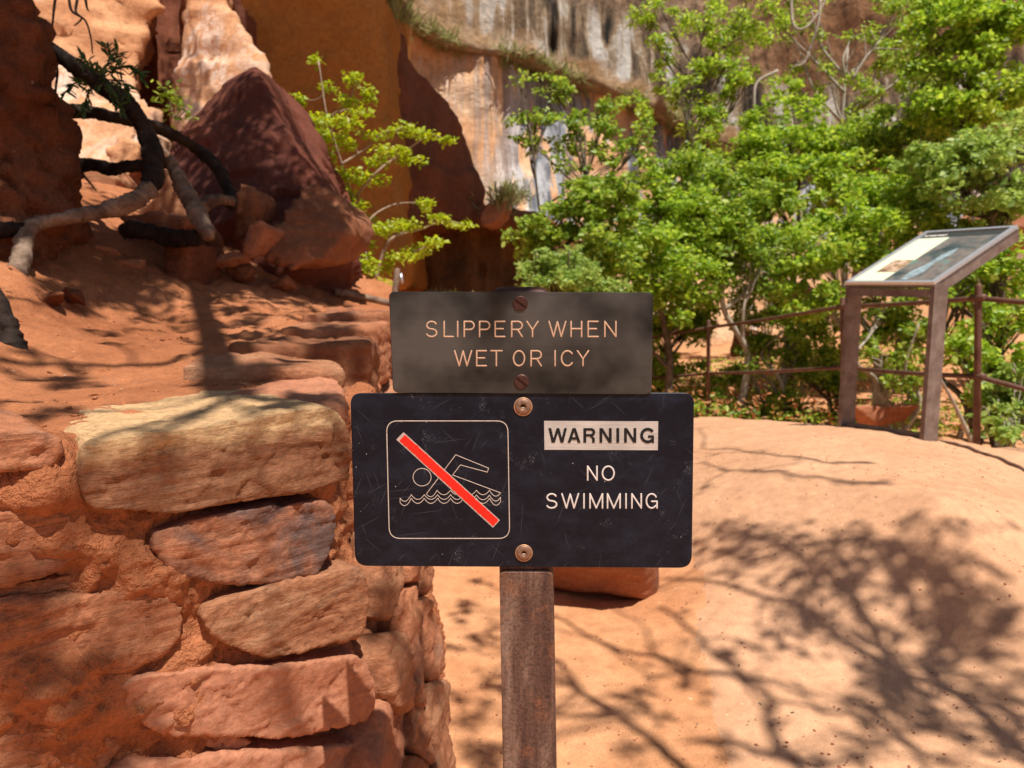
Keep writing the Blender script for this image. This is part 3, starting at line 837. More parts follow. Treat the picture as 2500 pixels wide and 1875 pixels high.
face_stone([(-260, 1462), (-104, 1440), (60, 1425), (170, 1397), (228, 1402), (212, 1422), (130, 1450), (0, 1466), (-260, 1495)], 'stone', .006, .22, 209)
face_stone(c5([(720, 290), (790, 262), (900, 232), (1050, 200), (1250, 165), (1400, 148), (1520, 140), (1565, 180), (1580, 260), (1565, 350), (1525, 440), (1480, 490), (1300, 527), (1100, 532), (950, 512), (820, 482), (768, 420), (730, 350)]), 'stone_dark', .026, .24, 211)
face_stone(c5([(950, 690), (990, 640), (1150, 580), (1400, 512), (1600, 478), (1690, 455), (1725, 520), (1732, 620), (1717, 730), (1680, 792), (1550, 824), (1400, 864), (1300, 884), (1200, 864), (1080, 832), (1000, 772)]), 'stone_tan', .032, .24, 213)
face_stone(c5([(-420, 700), (0, 622), (250, 600), (450, 562), (650, 562), (820, 600), (862, 650), (850, 720), (832, 800), (780, 862), (650, 914), (480, 946), (350, 995), (150, 1046), (0, 1050), (-420, 1110)]), 'stone', .022, .25, 215, .0045, .007, .002)
face_stone(c5([(520, 1040), (600, 985), (700, 958), (950, 930), (1300, 925), (1500, 896), (1680, 866), (1725, 900), (1755, 1000), (1755, 1130), (1720, 1182), (1600, 1206), (1400, 1246), (1250, 1264), (1100, 1246), (950, 1258), (820, 1252), (700, 1204), (600, 1152), (530, 1092)]), 'stone_pink', .032, .25, 217, .0045, .003, .0012)
face_stone(c5([(950, 1240), (1050, 1222), (1200, 1272), (1150, 1312), (1020, 1322), (958, 1292)]), 'stone_pink', .014, .2, 219)
face_stone(c5([(500, 1450), (700, 1372), (1000, 1336), (1300, 1322), (1600, 1292), (1730, 1275), (1800, 1330), (1850, 1500), (1700, 1800), (600, 1800)]), 'stone_pink', .03, .25, 221)
face_stone(c5([(-420, 1190), (0, 1120), (200, 1085), (420, 1095), (500, 1200), (560, 1300), (480, 1420), (300, 1500), (-420, 1650)]), 'stone', .008, .24, 223, .0045, .008, .002)
# receding right-hand face
RA, RB, RC = np.array([-.335, 1.4, .93]), np.array([-.255, 1.25, .45]), np.array([-.13, 1.63, 0.0])
NR = np.cross(RB - RA, RC - RA); NR /= np.linalg.norm(NR)
if NR[0] < 0: NR = -NR
def c3(pts):
    return [(850 + x * .3165, 1350 + y * .3165) for x, y in pts]
def side_stone(poly, m, proud, seed):
    P = [pt_plane(x, y, RA + NR * proud, NR) for x, y in poly]
    V, F = prism(P, [p - NR * .2 for p in P])
    return rock("stone", V, F, M[m], .008, .010, .12, seed, .004, (5, 5, 30), 3, wall, fac=.006)
side_stone(c3([(270, -160), (430, -160), (443, 200), (405, 320), (360, 400), (320, 500), (285, 480), (262, 250)]), 'stone_tan', .015, 231)
side_stone(c3([(440, 260), (545, 250), (552, 500), (540, 800), (615, 1000), (605, 1200), (520, 1080), (500, 800), (380, 560), (375, 420)]), 'stone', .02, 233)
side_stone(c3([(580, 340), (680, 360), (715, 520), (725, 760), (735, 900), (700, 975), (630, 960), (600, 700), (566, 440)]), 'stone', .02, 235)
side_stone(c3([(165, 365), (215, 380), (260, 560), (292, 660), (295, 860), (240, 1000), (190, 1010), (150, 800), (160, 600)]), 'stone', -.03, 237)
side_stone(c3([(305, 620), (400, 615), (495, 720), (500, 1000), (490, 1200), (400, 1180), (330, 1000), (300, 800)]), 'stone_tan', .02, 239)
side_stone(c3([(310, 1060), (400, 1050), (470, 1130), (460, 1400), (430, 1640), (420, 2000), (200, 2000), (240, 1450), (260, 1200)]), 'stone_pink', -.005, 241)
side_stone(c3([(515, 1110), (560, 1120), (650, 1300), (690, 1500), (690, 1640), (600, 1600), (520, 1500), (510, 1300)]), 'stone_tan', .015, 243)
side_stone(c3([(625, 985), (790, 980), (805, 1120), (785, 1350), (830, 1600), (850, 1900), (720, 1900), (680, 1500), (625, 1250)]), 'stone_tan', .02, 245)
side_stone(c3([(465, -160), (560, -160), (550, 200), (480, 235), (470, 100)]), 'stone', .02, 247)
side_stone(c3([(580, -160), (665, -160), (665, 200), (655, 335), (600, 300), (582, 150)]), 'stone', .02, 249)
side_stone(c3([(500, 1600), (620, 1640), (690, 1700), (710, 2100), (480, 2100)]), 'stone', .015, 251)
# capping stones along the top of the receding face
def cap(cx, cy, cz, hx, hy, hz, rot, m, seed, skew=0.0):
    c, s = math.cos(rot), math.sin(rot)
    V = []
    r = np.random.default_rng(seed)
    for k in (-1, 1):
        for j in (-1, 1):
            for i in (-1, 1):
                x, y, z = i * hx * (1 + .1 * r.standard_normal()), j * hy * (1 + .08 * r.standard_normal()), k * hz * (1 + .1 * r.standard_normal())
                V.append((cx + c * x - s * y + skew * k * hz, cy + s * x + c * y, cz + z))
    F = [(0, 2, 3, 1), (4, 5, 7, 6), (0, 1, 5, 4), (2, 6, 7, 3), (0, 4, 6, 2), (1, 3, 7, 5)]
    return rock("stone", V, F, M[m], .009, .010, .12, seed, .005, (5, 5, 30), 5, wall)
cap(-.565, 1.62, .885, .165, .15, .09, .12, 'stone_tan', 261)
cap(-.475, 1.36, .868, .125, .13, .062, .30, 'stone_pink', 262)
cap(-.40, 1.62, .70, .16, .14, .085, .1, 'stone_tan', 269)
cap(-.60, 2.02, .89, .18, .17, .11, .1, 'brown_rock', 263)
cap(-.62, 2.42, .93, .16, .17, .10, .1, 'stone', 264)
cap(-.68, 2.85, .96, .16, .19, .10, .1, 'stone', 265)
cap(-.72, 3.35, .98, .16, .22, .10, .1, 'stone', 266)
cap(-.47, 2.05, .66, .14, .17, .11, .1, 'stone', 267)
cap(-.52, 2.45, .68, .14, .18, .12, .1, 'stone_tan', 268)
# sandy core showing in the joints
core = []
fl = PF - NF * .026
foot = [(-1.35, .20), (-.37, 1.18), (-.385, 1.4), (-.37, 1.7), (-.46, 2.1), (-.6, 2.7), (-.7, 3.6), (-1.4, 3.6), (-1.6, .6)]
footb = [(-1.35, .20), (-.24, 1.31), (-.20, 1.4), (-.17, 1.7), (-.2, 2.1), (-.36, 2.7), (-.5, 3.6), (-1.4, 3.6), (-1.6, .6)]
V, F = prism([(x, y, -.1) for x, y in footb], [(x, y, .865) for x, y in foot])
co, no, fa = remeshed(V, F, .0075, 2)
d = .014 * fbm(co / .09, 4, 301) + .008 * ridged(co * np.array([12, 12, 22]), 3, 305) - .012 * np.clip(fbm(co / .05, 3, 309), 0, 1)
d = d + .010 + .032 * np.clip((-.43 - co[:, 0]) / .10, 0, 1) + .008 * facets(co, .035, 321) + .004 * facets(co, .014, 331)
for bx, by, br, bh in ((300, 1340, .07, .034), (440, 1500, .05, .030), (560, 1610, .07, .034), (700, 1590, .06, .030), (220, 1680, .08, .036), (180, 1330, .05, .03), (130, 1200, .05, .02), (420, 1660, .06, .03), (520, 1780, .08, .03), (60, 1240, .06, .02), (470, 1420, .04, .02), (60, 1640, .07, .03),
                       (330, 1275, .035, -.04), (420, 1280, .035, -.04), (520, 1262, .03, -.035), (640, 1240, .03, -.035), (760, 1215, .03, -.035), (500, 1430, .03, -.03), (600, 1445, .03, -.03), (720, 1430, .03, -.03), (640, 1612, .025, -.02), (740, 1612, .025, -.02), (840, 1590, .03, -.03), (600, 1812, .02, -.02), (720, 1815, .02, -.02), (60, 1185, .03, -.03), (140, 1170, .03, -.03)):
    cc_ = pt_plane(bx, by, PF, NF)
    d = d + bh * np.exp(-np.sum((co - cc_) ** 2, axis=1) / (br * br))
co = co + no * d[:, None]
obj("mortar", co, fa, M['mortar'], wall)

# sandstone block behind the signpost, leaning out over the sand
V, F = hull([pt(1330, 1428, 2.62), pt(1440, 1436, 2.58), pt(1570, 1462, 2.5), pt(1606, 1482, 2.62), pt(1330, 1180, 2.30), pt(1580, 1180, 2.20), pt(1612, 1190, 2.42), pt(1330, 1428, 3.1), pt(1606, 1440, 3.0), pt(1330, 1200, 2.9), pt(1600, 1200, 2.9)])
o = rock("sandstone_block", V, F, M['stone'], .012, .008, .2, 311, .002, (4, 4, 12), 2)
tag(o, "red sandstone block on the sand behind the signpost, half hidden by the black plate", "rock")

# ================================================================== things cast their shade from surfaces found here
from mathutils.bvhtree import BVHTree
def all_surfaces():
    V, F, off = [], [], 0
    for o in SC.collection.objects:
        if o.type != 'MESH' or o.name.startswith("stone") and o.parent is None: continue
        me = o.data
        n = len(me.vertices)
        co = np.empty(n * 3, np.float32); me.vertices.foreach_get("co", co)
        V.append(co.reshape(-1, 3) + ORG[o.name])
        F += [tuple(i + off for i in p.vertices) for p in me.polygons]
        off += n
    return BVHTree.FromPolygons(np.vstack(V).tolist(), F)
TREE = all_surfaces()
def hit(px, py, dmax=60.0):
    r = Vector(ray(px, py)).normalized()
    loc, nrm, idx, dist = TREE.ray_cast(Vector(CAM), r, dmax)
    return np.array(loc) if loc is not None else pt(px, py, 5.0)

# ------------------------------------------------------------------ leaves
def leaf_mesh(pos, dirs, nors, size, width=.55, fold=.12, lobes=False):
    """one pointed, folded leaf per row"""
    n = len(pos)
    dirs = dirs / (np.linalg.norm(dirs, axis=1)[:, None] + 1e-9)
    side = np.cross(dirs, nors); side /= np.linalg.norm(side, axis=1)[:, None] + 1e-9
    nor = np.cross(side, dirs)
    L = np.asarray(size)[:, None]
    W = L * width
    prof = [(0, 0, 0), (.35, .42, .5), (.7, .36, .5), (1, 0, 0), (.7, -.36, .5), (.35, -.42, .5)]
    V = np.stack([pos + dirs * L * a + side * W * b + nor * L * fold * c for a, b, c in prof], 1).reshape(-1, 3)
    base = (np.arange(n) * 6)[:, None]
    F = np.vstack([base + np.array([[0, 1, 2, 3]]), base + np.array([[0, 3, 4, 5]])])
    return V, F
def spray_points(c, rad, n, flat=1.0, r=rng):
    """clustered points inside an ellipsoid (3 half-axis lengths)"""
    d = r.standard_normal((n, 3)); d /= np.linalg.norm(d, axis=1)[:, None]
    q = d * (r.random((n, 1)) ** .4)
    return c + q * rad
def rand_dirs(n, r=rng, up=.2):
    d = r.standard_normal((n, 3)); d[:, 2] = d[:, 2] * .6 - up
    return d / np.linalg.norm(d, axis=1)[:, None]
def leaf_normals(n, r=rng, spread=.8):
    q = r.standard_normal((n, 3)) * spread + np.array([.25, -.7, 1.0])
    return q / np.linalg.norm(q, axis=1)[:, None]

def tree(name, label, cat, base, blobs, m_leaf, m_bark, leaf=.05, dens=1.0, trunk_r=.05, group=None, sub=9, flat=.8, stems=1, dd=0.0):
    if dd:
        blobs = [(b[0], b[1], b[2] + dd) + tuple(b[3:]) for b in blobs]
    """base world point; blobs: (px, py, d, rx_px, ry_px[, density])"""
    root = empty(name, base)
    tag(root, label, cat, group)
    mb = MB()
    cents = [(pt(b[0], b[1], b[2]), b) for b in blobs]
    top = np.mean([c for c, _ in cents], axis=0)
    Vs, Fs, off = [], [], 0
    # trunks
    stem_paths = []
    for k in range(stems):
        tip = top + np.array([rng.normal() * .25, rng.normal() * .2, .25]) if stems > 1 else top
        b0 = np.asarray(base) + np.array([rng.normal() * .08, rng.normal() * .08, 0]) * (stems > 1)
        mid1 = b0 + (tip - b0) * .35 + rng.normal(size=3) * .09
        mid2 = b0 + (tip - b0) * .7 + rng.normal(size=3) * .12
        P = smooth_path([b0 - np.array([0, 0, .15]), mid1, mid2, tip], 7)
        stem_paths.append(P)
        mb.tube(P, np.linspace(trunk_r, trunk_r * .28, len(P)), 8)
    for c, b in cents:
        P = stem_paths[rng.integers(len(stem_paths))]
        # limb leaves the trunk below the blob
        zz = np.abs(P[:, 2] - (c[2] - .2 - .55 * np.linalg.norm((c - top)[:2]) - rng.uniform(.0, .5)))
        st = P[np.argmin(zz)]
        mid = (st + c) / 2 + np.array([rng.normal() * .08, rng.normal() * .08, -.06])
        limb = smooth_path([st, mid, c], 6)
        mb.tube(limb, np.linspace(trunk_r * .45, trunk_r * .14, len(limb)), 6)
        sc = b[2] / FPX
        rz = max(b[4], .8 * b[3]) if len(b) < 6 else b[4] * 1.2
        rad = np.array([b[3] * sc, (b[3] + rz) * .5 * sc, rz * sc]) * 1.12
        dn = b[5] if len(b) > 5 else 1.0
        sub_n = int(sub * 2.2)
        for k in range(max(4, int(sub_n * dn))):
            q = spray_points(c, rad, 1)[0]
            tw = smooth_path([limb[rng.integers(2, len(limb))], (q + c) / 2 + rng.normal(size=3) * .04, q], 4)
            mb.tube(tw, np.linspace(.006, .002, len(tw)), 4)
            n = int(max(8, dens * 28 * (rad[0] * rad[2]) / (leaf * leaf) / sub_n * dn ** .3 * 1.25))
            r2 = rad * rng.uniform(.18, .46)
            lp = spray_points(q, np.array([r2[0], r2[1], r2[2] * flat]), n)
            V, F = leaf_mesh(lp, rand_dirs(n), leaf_normals(n, rng, 1.1), 1.45 * leaf * rng.uniform(.5, 1.25, n), .6)
            Vs.append(V); Fs.append(F + off); off += len(V)
    mb.build("trunk", M[m_bark], root)
    cr = obj("crown", np.vstack(Vs), np.vstack(Fs), M[m_leaf], root, smooth=False)
    cr["kind"] = "stuff"
    return root
def gz(x, y):
    return float(ground_z(np.array([x]), np.array([y]))[0])
def base_at(px, d):
    q = pt(px, 1000, d)
    return np.array([q[0], q[1], gz(q[0], q[1])])

GT = "leafy trees beyond the railing"
tree("leafy_tree", "bright green tree at the left edge of the thicket with loose sprigs against the cliff", "tree", base_at(1450, 7.4),
     [(1320, 570, 7, 70, 40, .9), (1480, 470, 7, 70, 40, .7), (1390, 500, 7, 80, 40, .8), (1390, 620, 7, 100, 60), (1480, 560, 7, 110, 90), (1310, 300, 7.4, 60, 28, .5), (1290, 340, 7.4, 40, 25, .5), (1350, 215, 7.5, 60, 28, .5), (1420, 330, 7.5, 70, 45, .7), (1270, 190, 7.5, 35, 20, .35), (1460, 270, 7.5, 50, 30, .5), (1520, 390, 7.2, 60, 30, .5), (1380, 400, 7.2, 50, 24, .4), (1580, 330, 7.3, 60, 30, .4)], 'leaf_b', 'bark', .05, 1.0, .03, GT, 9, stems=3)
tree("leafy_tree", "dense green tree rising behind the right end of the upper sign plate", "tree", base_at(1620, 7.8),
     [(1610, 520, 7.8, 90, 60), (1560, 620, 7.6, 110, 80), (1660, 690, 7.6, 110, 80), (1620, 420, 8, 70, 40, .6), (1690, 550, 7.8, 100, 80), (1500, 700, 7.4, 80, 60)], 'leaf_a', 'bark', .05, 1.0, .055, GT, 10)
tree("leafy_tree", "green tree in the middle of the thicket above the far railing post", "tree", base_at(1790, 8.0),
     [(1740, 450, 8, 100, 70), (1800, 530, 8, 100, 80), (1730, 600, 7.9, 90, 70), (1840, 650, 7.8, 100, 70), (1890, 560, 8.2, 100, 80)], 'leaf_b', 'pale_bark', .05, 1.0, .055, GT, 10)
tree("leafy_tree", "tall yellow green tree below the brown gap of the upper cliff", "tree", base_at(1930, 8.6),
     [(1870, 290, 8.6, 60, 50, .7), (1910, 390, 8.6, 100, 70), (1990, 330, 8.8, 90, 70), (1850, 440, 8.5, 90, 60), (2010, 450, 8.6, 100, 80), (1930, 220, 8.8, 40, 40, .5)], 'leaf_a', 'bark', .052, 1.0, .06, GT, 10)
tree("leafy_tree", "light green tree directly above the information panel", "tree", base_at(2140, 7.2),
     [(2060, 520, 7.2, 90, 70), (2010, 620, 7, 90, 70), (2160, 470, 7.4, 100, 70), (2130, 590, 7, 90, 60), (1980, 720, 7, 80, 60), (2230, 520, 7.2, 80, 50)], 'leaf_a', 'pale_bark', .05, 1.0, .05, GT, 10)
tree("leafy_tree", "tall green tree with its top against the reddish brown cliff face", "tree", base_at(2200, 9.2),
     [(2150, 320, 9, 80, 60), (2210, 400, 9, 100, 70), (2090, 390, 9, 80, 60), (2260, 280, 9.2, 70, 50), (2240, 200, 9.2, 50, 40, .6)], 'leaf_b', 'bark', .052, 1.0, .06, GT, 10)
tree("leafy_tree", "tall bright tree filling the upper right corner", "tree", base_at(2400, 8.2),
     [(2310, 210, 8, 80, 60, .8), (2390, 120, 8, 100, 70), (2440, 240, 8, 100, 70), (2330, 310, 8, 90, 60), (2350, 30, 8, 90, 60), (2470, 20, 8, 80, 60), (2260, 100, 8, 60, 50, .6)], 'leaf_a', 'bark', .055, 1.0, .06, GT, 10)
tree("leafy_tree", "round leafed green tree behind the raised far corner of the information panel", "tree", base_at(2480, 6.6),
     [(2450, 370, 6.6, 90, 70), (2370, 440, 6.6, 100, 60), (2480, 480, 6.6, 70, 60), (2290, 400, 6.8, 80, 60), (2420, 550, 6.8, 60, 40, .7)], 'leaf_c', 'bark', .055, 1.0, .05, GT, 10)
GS = "shrubs behind the railing"
tree("shrub", "low green shrub between the sign plates and the far railing post", "shrub", base_at(1640, 8.9),
     [(1640, 810, 7.6, 70, 60), (1590, 740, 7.6, 70, 40), (1700, 770, 7.6, 60, 40), (1690, 930, 7.6, 70, 40, .6), (1620, 900, 7.6, 50, 50, .5)], 'leaf_b', 'bark', .045, .8, .03, GS, 8, stems=3, dd=1.3)
tree("shrub", "green shrub behind the rails between the far and middle posts", "shrub", base_at(1900, 8.2),
     [(1860, 760, 6.8, 70, 60), (1930, 830, 6.6, 80, 60), (1830, 880, 6.6, 80, 50, .7), (1960, 940, 6.4, 70, 50, .7), (1980, 780, 6.8, 60, 50), (1780, 960, 6.8, 60, 40, .6)], 'leaf_b', 'pale_bark', .045, .8, .03, GS, 8, stems=3, dd=1.6)
tree("shrub", "leafy shrub seen through the legs of the information panel", "shrub", base_at(2180, 7.0),
     [(2170, 740, 6.2, 80, 50), (2230, 820, 6, 70, 60), (2150, 880, 6, 70, 60, .6), (2220, 960, 5.8, 60, 50, .6)], 'leaf_b', 'pale_bark', .045, .8, .03, GS, 8, stems=3, dd=1.0)
tree("shrub", "bright green shrub behind the nearest railing post at the right edge", "shrub", base_at(2460, 5.6),
     [(2440, 650, 5.8, 80, 60), (2490, 770, 5.6, 80, 70), (2430, 880, 5.5, 80, 60), (2340, 860, 5.6, 60, 60, .7), (2350, 700, 5.8, 70, 50), (2480, 980, 5.4, 80, 50)], 'leaf_a', 'bark', .048, .9, .035, GS, 9, stems=3)
tree("shrub", "green shrub under the raised corner of the information panel", "shrub", base_at(2340, 7.0),
     [(2330, 620, 7, 90, 60), (2400, 700, 7, 80, 50), (2270, 690, 7, 70, 50)], 'leaf_b', 'bark', .048, .9, .03, GS, 8, stems=2)
tree("shrub", "soft blue green feathery shrub just above the right half of the upper sign plate", "shrub", base_at(1350, 6.2),
     [(1340, 640, 6.2, 60, 40), (1400, 680, 6.1, 70, 40), (1310, 690, 6.1, 40, 30), (1460, 720, 6.0, 60, 40)], 'leaf_c', 'bark', .04, 1.0, .025, GS, 8, stems=3)
tree("shrub", "pale stemmed low shrub behind the rails just right of the lower sign plate", "shrub", base_at(1560, 8.7),
     [(1540, 820, 7, 60, 50, .8), (1590, 880, 6.9, 60, 40, .8), (1560, 950, 6.8, 70, 40, .8), (1660, 990, 6.8, 60, 30, .7)], 'leaf_a', 'pale_bark', .045, .8, .025, GS, 8, stems=3, dd=1.7)
tree("shrub", "low leafy shrub behind the foot of the middle railing post", "shrub", base_at(2030, 8.0),
     [(2010, 860, 6.8, 60, 50, .8), (2040, 930, 6.6, 50, 40, .8), (1920, 990, 6.4, 60, 30, .7), (1840, 1000, 6.6, 50, 25, .7)], 'leaf_b', 'bark', .045, .8, .025, GS, 8, stems=3, dd=1.4)
tree("shrub", "light green shrub right of the nearest railing post, low by the edging pipe", "shrub", base_at(2470, 5.0),
     [(2460, 1040, 5.1, 60, 40, .8), (2500, 940, 5.2, 60, 60, .8), (2420, 960, 5.3, 40, 50, .8)], 'leaf_c', 'pale_bark', .045, .9, .025, GS, 8, stems=3)
# thin sparse tree in front of the upper cliff
tree("slender_tree", "thin dark stemmed tree with sparse leaves in front of the overhanging cliff", "tree", base_at(1600, 9.6),
     [(1600, 110, 9.4, 50, 40, .4), (1660, 210, 9.3, 60, 40, .5), (1720, 60, 9.4, 60, 50, .5), (1560, 260, 9.3, 45, 35, .4), (1690, 290, 9.2, 60, 40, .5), (1780, 140, 9.4, 70, 50, .5), (1760, 250, 9.3, 60, 40, .5), (1560, 20, 9.4, 50, 30, .3), (1830, 30, 9.4, 80, 50, .7), (1620, 40, 9.4, 60, 40, .5), (1740, 180, 9.3, 70, 40, .6), (1820, 210, 9.2, 60, 40, .6), (1700, 350, 9.2, 70, 40, .7)], 'leaf_a', 'bark', .05, .75, .04, None, 8)
tree("slender_tree", "pale bare branched tree at the top, right of the thin dark stemmed one", "tree", base_at(2060, 10.2),
     [(1980, 20, 10, 60, 40, .35), (2080, 90, 10, 60, 40, .3), (1950, 120, 10, 60, 40, .3), (2150, 150, 10, 60, 40, .6), (2030, 200, 10, 50, 30, .5), (2180, 40, 10, 70, 50, .6), (2250, 150, 9.8, 60, 50, .7), (1900, 60, 10, 60, 40, .5), (2110, 230, 9.8, 60, 40, .7)], 'leaf_b', 'pale_bark', .05, .6, .06, None, 7)
# pale dead branches hanging at the top right
for k, (lb, pts_) in enumerate([
        ("forked pale dead branch hanging from the top edge, left one", [(1935, -40), (1938, 40), (1948, 75), (1975, 60), (2010, 10), (2025, -40)]),
        ("long thin pale dead branch curving down near the top edge", [(2010, -40), (2005, 40), (1985, 100), (1965, 150), (1940, 160)]),
        ("pale dead branch bowing down over the grey streaked cliff", [(1900, 170), (1850, 200), (1840, 250), (1850, 300), (1870, 350)]),
        ("short pale dead branch pointing up right in front of the brown cliff", [(2080, 190), (2110, 140), (2140, 95)])]):
    P = smooth_path([pt(x, y, 8.9) + rng.normal(size=3) * .02 for x, y in pts_], 6)
    mb = MB(); mb.tube(P, np.linspace(.022, .009, len(P)), 6)
    for j in range(4):
        a = P[rng.integers(3, len(P) - 2)]
        q = a + rng.normal(size=3) * np.array([.18, .1, .18])
        mb.tube(smooth_path([a, (a + q) / 2 + rng.normal(size=3) * .03, q], 4), np.linspace(.009, .004, 9), 4)
    tag(mb.build("dead_branch", M['pale_bark']), lb, "branch", "pale dead branches at the top right")

# ------------------------------------------------------------------ sapling in front of the ochre slab
sap = empty("sapling", pt(905, 740, 5.2))
tag(sap, "yellow green sapling with layered leaf sprays left of the upper sign plate", "sapling")
mb = MB()
stems = [[(905, 745), (892, 610), (862, 490), (835, 400), (800, 290), (778, 150)], [(905, 745), (935, 620), (965, 577), (1025, 560), (1080, 540), (1132, 548)], [(862, 490), (920, 420), (985, 372), (1050, 330), (1090, 343)], [(892, 610), (900, 540), (960, 500), (1035, 494)], [(800, 290), (850, 250), (870, 195)], [(932, 622), (985, 628), (1060, 590)], [(835, 400), (900, 357), (930, 325), (985, 318)]]
nodes = []
for k, st in enumerate(stems):
    P = smooth_path([pt(x, y, 5.2 + .12 * math.sin(x * .03 + k)) for x, y in st], 7)
    mb.tube(P, np.linspace(.016 if k < 2 else .010, .004, len(P)), 6)
    nodes.append(P)
nodes = np.vstack(nodes)
sprays = [(770, 148, 18, 10), (735, 245, 24, 9), (800, 215, 22, 10), (860, 192, 25, 14), (850, 250, 30, 12), (780, 292, 42, 11), (850, 300, 40, 13), (900, 232, 22, 20), (760, 330, 36, 12), (815, 335, 46, 12), (880, 275, 36, 9), (920, 330, 46, 9), (990, 316, 42, 12), (1040, 330, 36, 10), (1092, 343, 20, 8), (960, 370, 55, 10), (1005, 392, 45, 9), (920, 395, 32, 10), (850, 425, 36, 14), (905, 440, 52, 12), (835, 470, 36, 12), (870, 502, 36, 10), (1035, 494, 24, 8), (1040, 512, 14, 8), (1070, 534, 32, 10), (1125, 550, 38, 8), (990, 550, 48, 10), (930, 560, 45, 12), (900, 540, 26, 12), (1060, 592, 32, 10), (1020, 612, 46, 10), (980, 628, 45, 10), (885, 600, 34, 14), (892, 650, 34, 20), (940, 652, 22, 12), (930, 695, 22, 14), (870, 560, 30, 12), (800, 380, 24, 10), (840, 360, 30, 10)]
Vs, Fs, off = [], [], 0
for x, y, rx, ry in sprays:
    c = pt(x, y, 5.2 + rng.normal() * .15)
    st = nodes[np.argmin(np.linalg.norm(nodes - c, axis=1))]
    mb.tube(smooth_path([st, (st + c) / 2 + rng.normal(size=3) * .02, c], 4), np.linspace(.005, .002, 9), 4)
    sc = 5.2 / FPX
    n = int(14 + rx * ry * .24)
    lp = spray_points(c, np.array([rx * sc * 1.05, rx * sc * .8, ry * sc * 1.4]), n)
    V, F = leaf_mesh(lp, rand_dirs(n, rng, .1), leaf_normals(n, rng, .55), rng.uniform(.026, .05, n), .75)
    Vs.append(V); Fs.append(F + off); off += len(V)
mb.build("trunk", M['twig'], sap)
cr = obj("crown", np.vstack(Vs), np.vstack(Fs), M['leaf_y'], sap, smooth=False)
cr["kind"] = "stuff"

# ------------------------------------------------------------------ exposed roots on the hillside
def root_piece(name, label, pts_, mat, seed, cat="root"):
    """pts: (x, y, r) in the enlarged corner, plus distance"""
    rows = np.array([list(pt(x * .452, y * .452, d)) + [r * .452 * d / FPX] for x, y, d, r in pts_])
    P = smooth_path(rows, 10)
    mb = MB(); mb.tube(P[:, :3], P[:, 3], 14)
    V = np.vstack(mb.V)
    cen = np.repeat(P[:, :3], 14, axis=0)
    n = V - cen
    V = V + n * (.22 * fbm(V * 14, 4, seed) + .20 * ridged(V * np.array([60, 60, 25]), 3, seed + 3))[:, None]
    o = obj(name, V, mb.F, M[mat])
    return tag(o, label, cat)
root_piece("tree_root", "thick black root curling down from the top left into a grey bent foot", [(40, 60, 2.7, 34), (110, 120, 2.7, 36), (200, 210, 2.75, 36), (300, 285, 2.8, 36), (430, 380, 2.85, 40), (520, 440, 2.9, 44), (600, 500, 2.9, 42), (690, 565, 2.9, 40), (755, 640, 2.9, 38), (795, 730, 2.9, 40), (825, 830, 2.85, 42), (835, 930, 2.8, 44), (805, 1030, 2.75, 46)], 'root_dark', 401)
root_piece("tree_root", "grey weathered root bending down to the sand at the left edge", [(815, 1015, 2.74, 44), (760, 1060, 2.7, 44), (690, 1095, 2.65, 42), (560, 1140, 2.6, 40), (400, 1168, 2.5, 36), (250, 1195, 2.45, 34), (165, 1225, 2.4, 36), (135, 1300, 2.35, 38), (105, 1420, 2.3, 42), (70, 1530, 2.25, 46), (40, 1630, 2.2, 50)], 'root', 403)
root_piece("tree_root", "long dark root crossing the sunlit buttress to the dark boulder", [(-40, 370, 2.5, 34), (60, 410, 2.55, 34), (150, 470, 2.65, 34), (240, 550, 2.8, 34), (330, 590, 2.9, 34), (450, 602, 3.0, 32), (560, 620, 3.0, 30), (720, 655, 3.1, 26), (850, 690, 3.2, 26), (960, 740, 3.3, 26), (1060, 800, 3.4, 26), (1140, 870, 3.4, 28), (1205, 960, 3.4, 30), (1245, 1070, 3.35, 28), (1250, 1110, 3.3, 22)], 'root_dark', 405)
root_piece("tree_root", "dark horizontal root reaching out of the earth bank", [(300, 885, 3.0, 36), (400, 892, 3.0, 36), (500, 888, 3.0, 32), (600, 912, 3.0, 30), (700, 900, 3.0, 28), (800, 888, 3.0, 26), (900, 880, 3.0, 28), (940, 872, 3.0, 24)], 'root_dark', 407)
root_piece("tree_root", "pale broken root slanting down beside the tan rock", [(915, 865, 3.0, 30), (950, 930, 2.98, 34), (985, 1010, 2.95, 36), (1030, 1090, 2.9, 40), (1075, 1180, 2.85, 42), (1120, 1260, 2.8, 34), (1148, 1290, 2.8, 14)], 'root', 409)
root_piece("tree_root", "short grey root joining the dark boulder's foot", [(1060, 1150, 3.1, 30), (1110, 1100, 3.1, 32), (1180, 1082, 3.15, 28), (1260, 1088, 3.2, 24)], 'root', 411)
root_piece("charred_log", "short black log lying on the earth clump", [(660, 1250, 2.95, 30), (740, 1240, 2.95, 40), (850, 1262, 2.95, 44), (960, 1285, 2.95, 44), (1060, 1285, 2.95, 36), (1110, 1278, 2.95, 22)], 'root_dark', 413, "log")
root_piece("tree_root", "dark buried root running along the left edge below the grey bend", [(-80, 1250, 2.3, 40), (60, 1240, 2.35, 40), (160, 1240, 2.4, 36)], 'root_dark', 415)
_d = float(np.dot(hit(30, 838) - CAM, _F))
root_piece("tree_stub", "dark broken stub standing in the sand at the left edge", [(-60, 1560, _d, 40), (-20, 1640, _d, 42), (15, 1730, _d, 46), (45, 1810, _d, 56), (70, 1880, _d, 74), (80, 1920, _d, 84)], 'root_dark', 417, "stump")
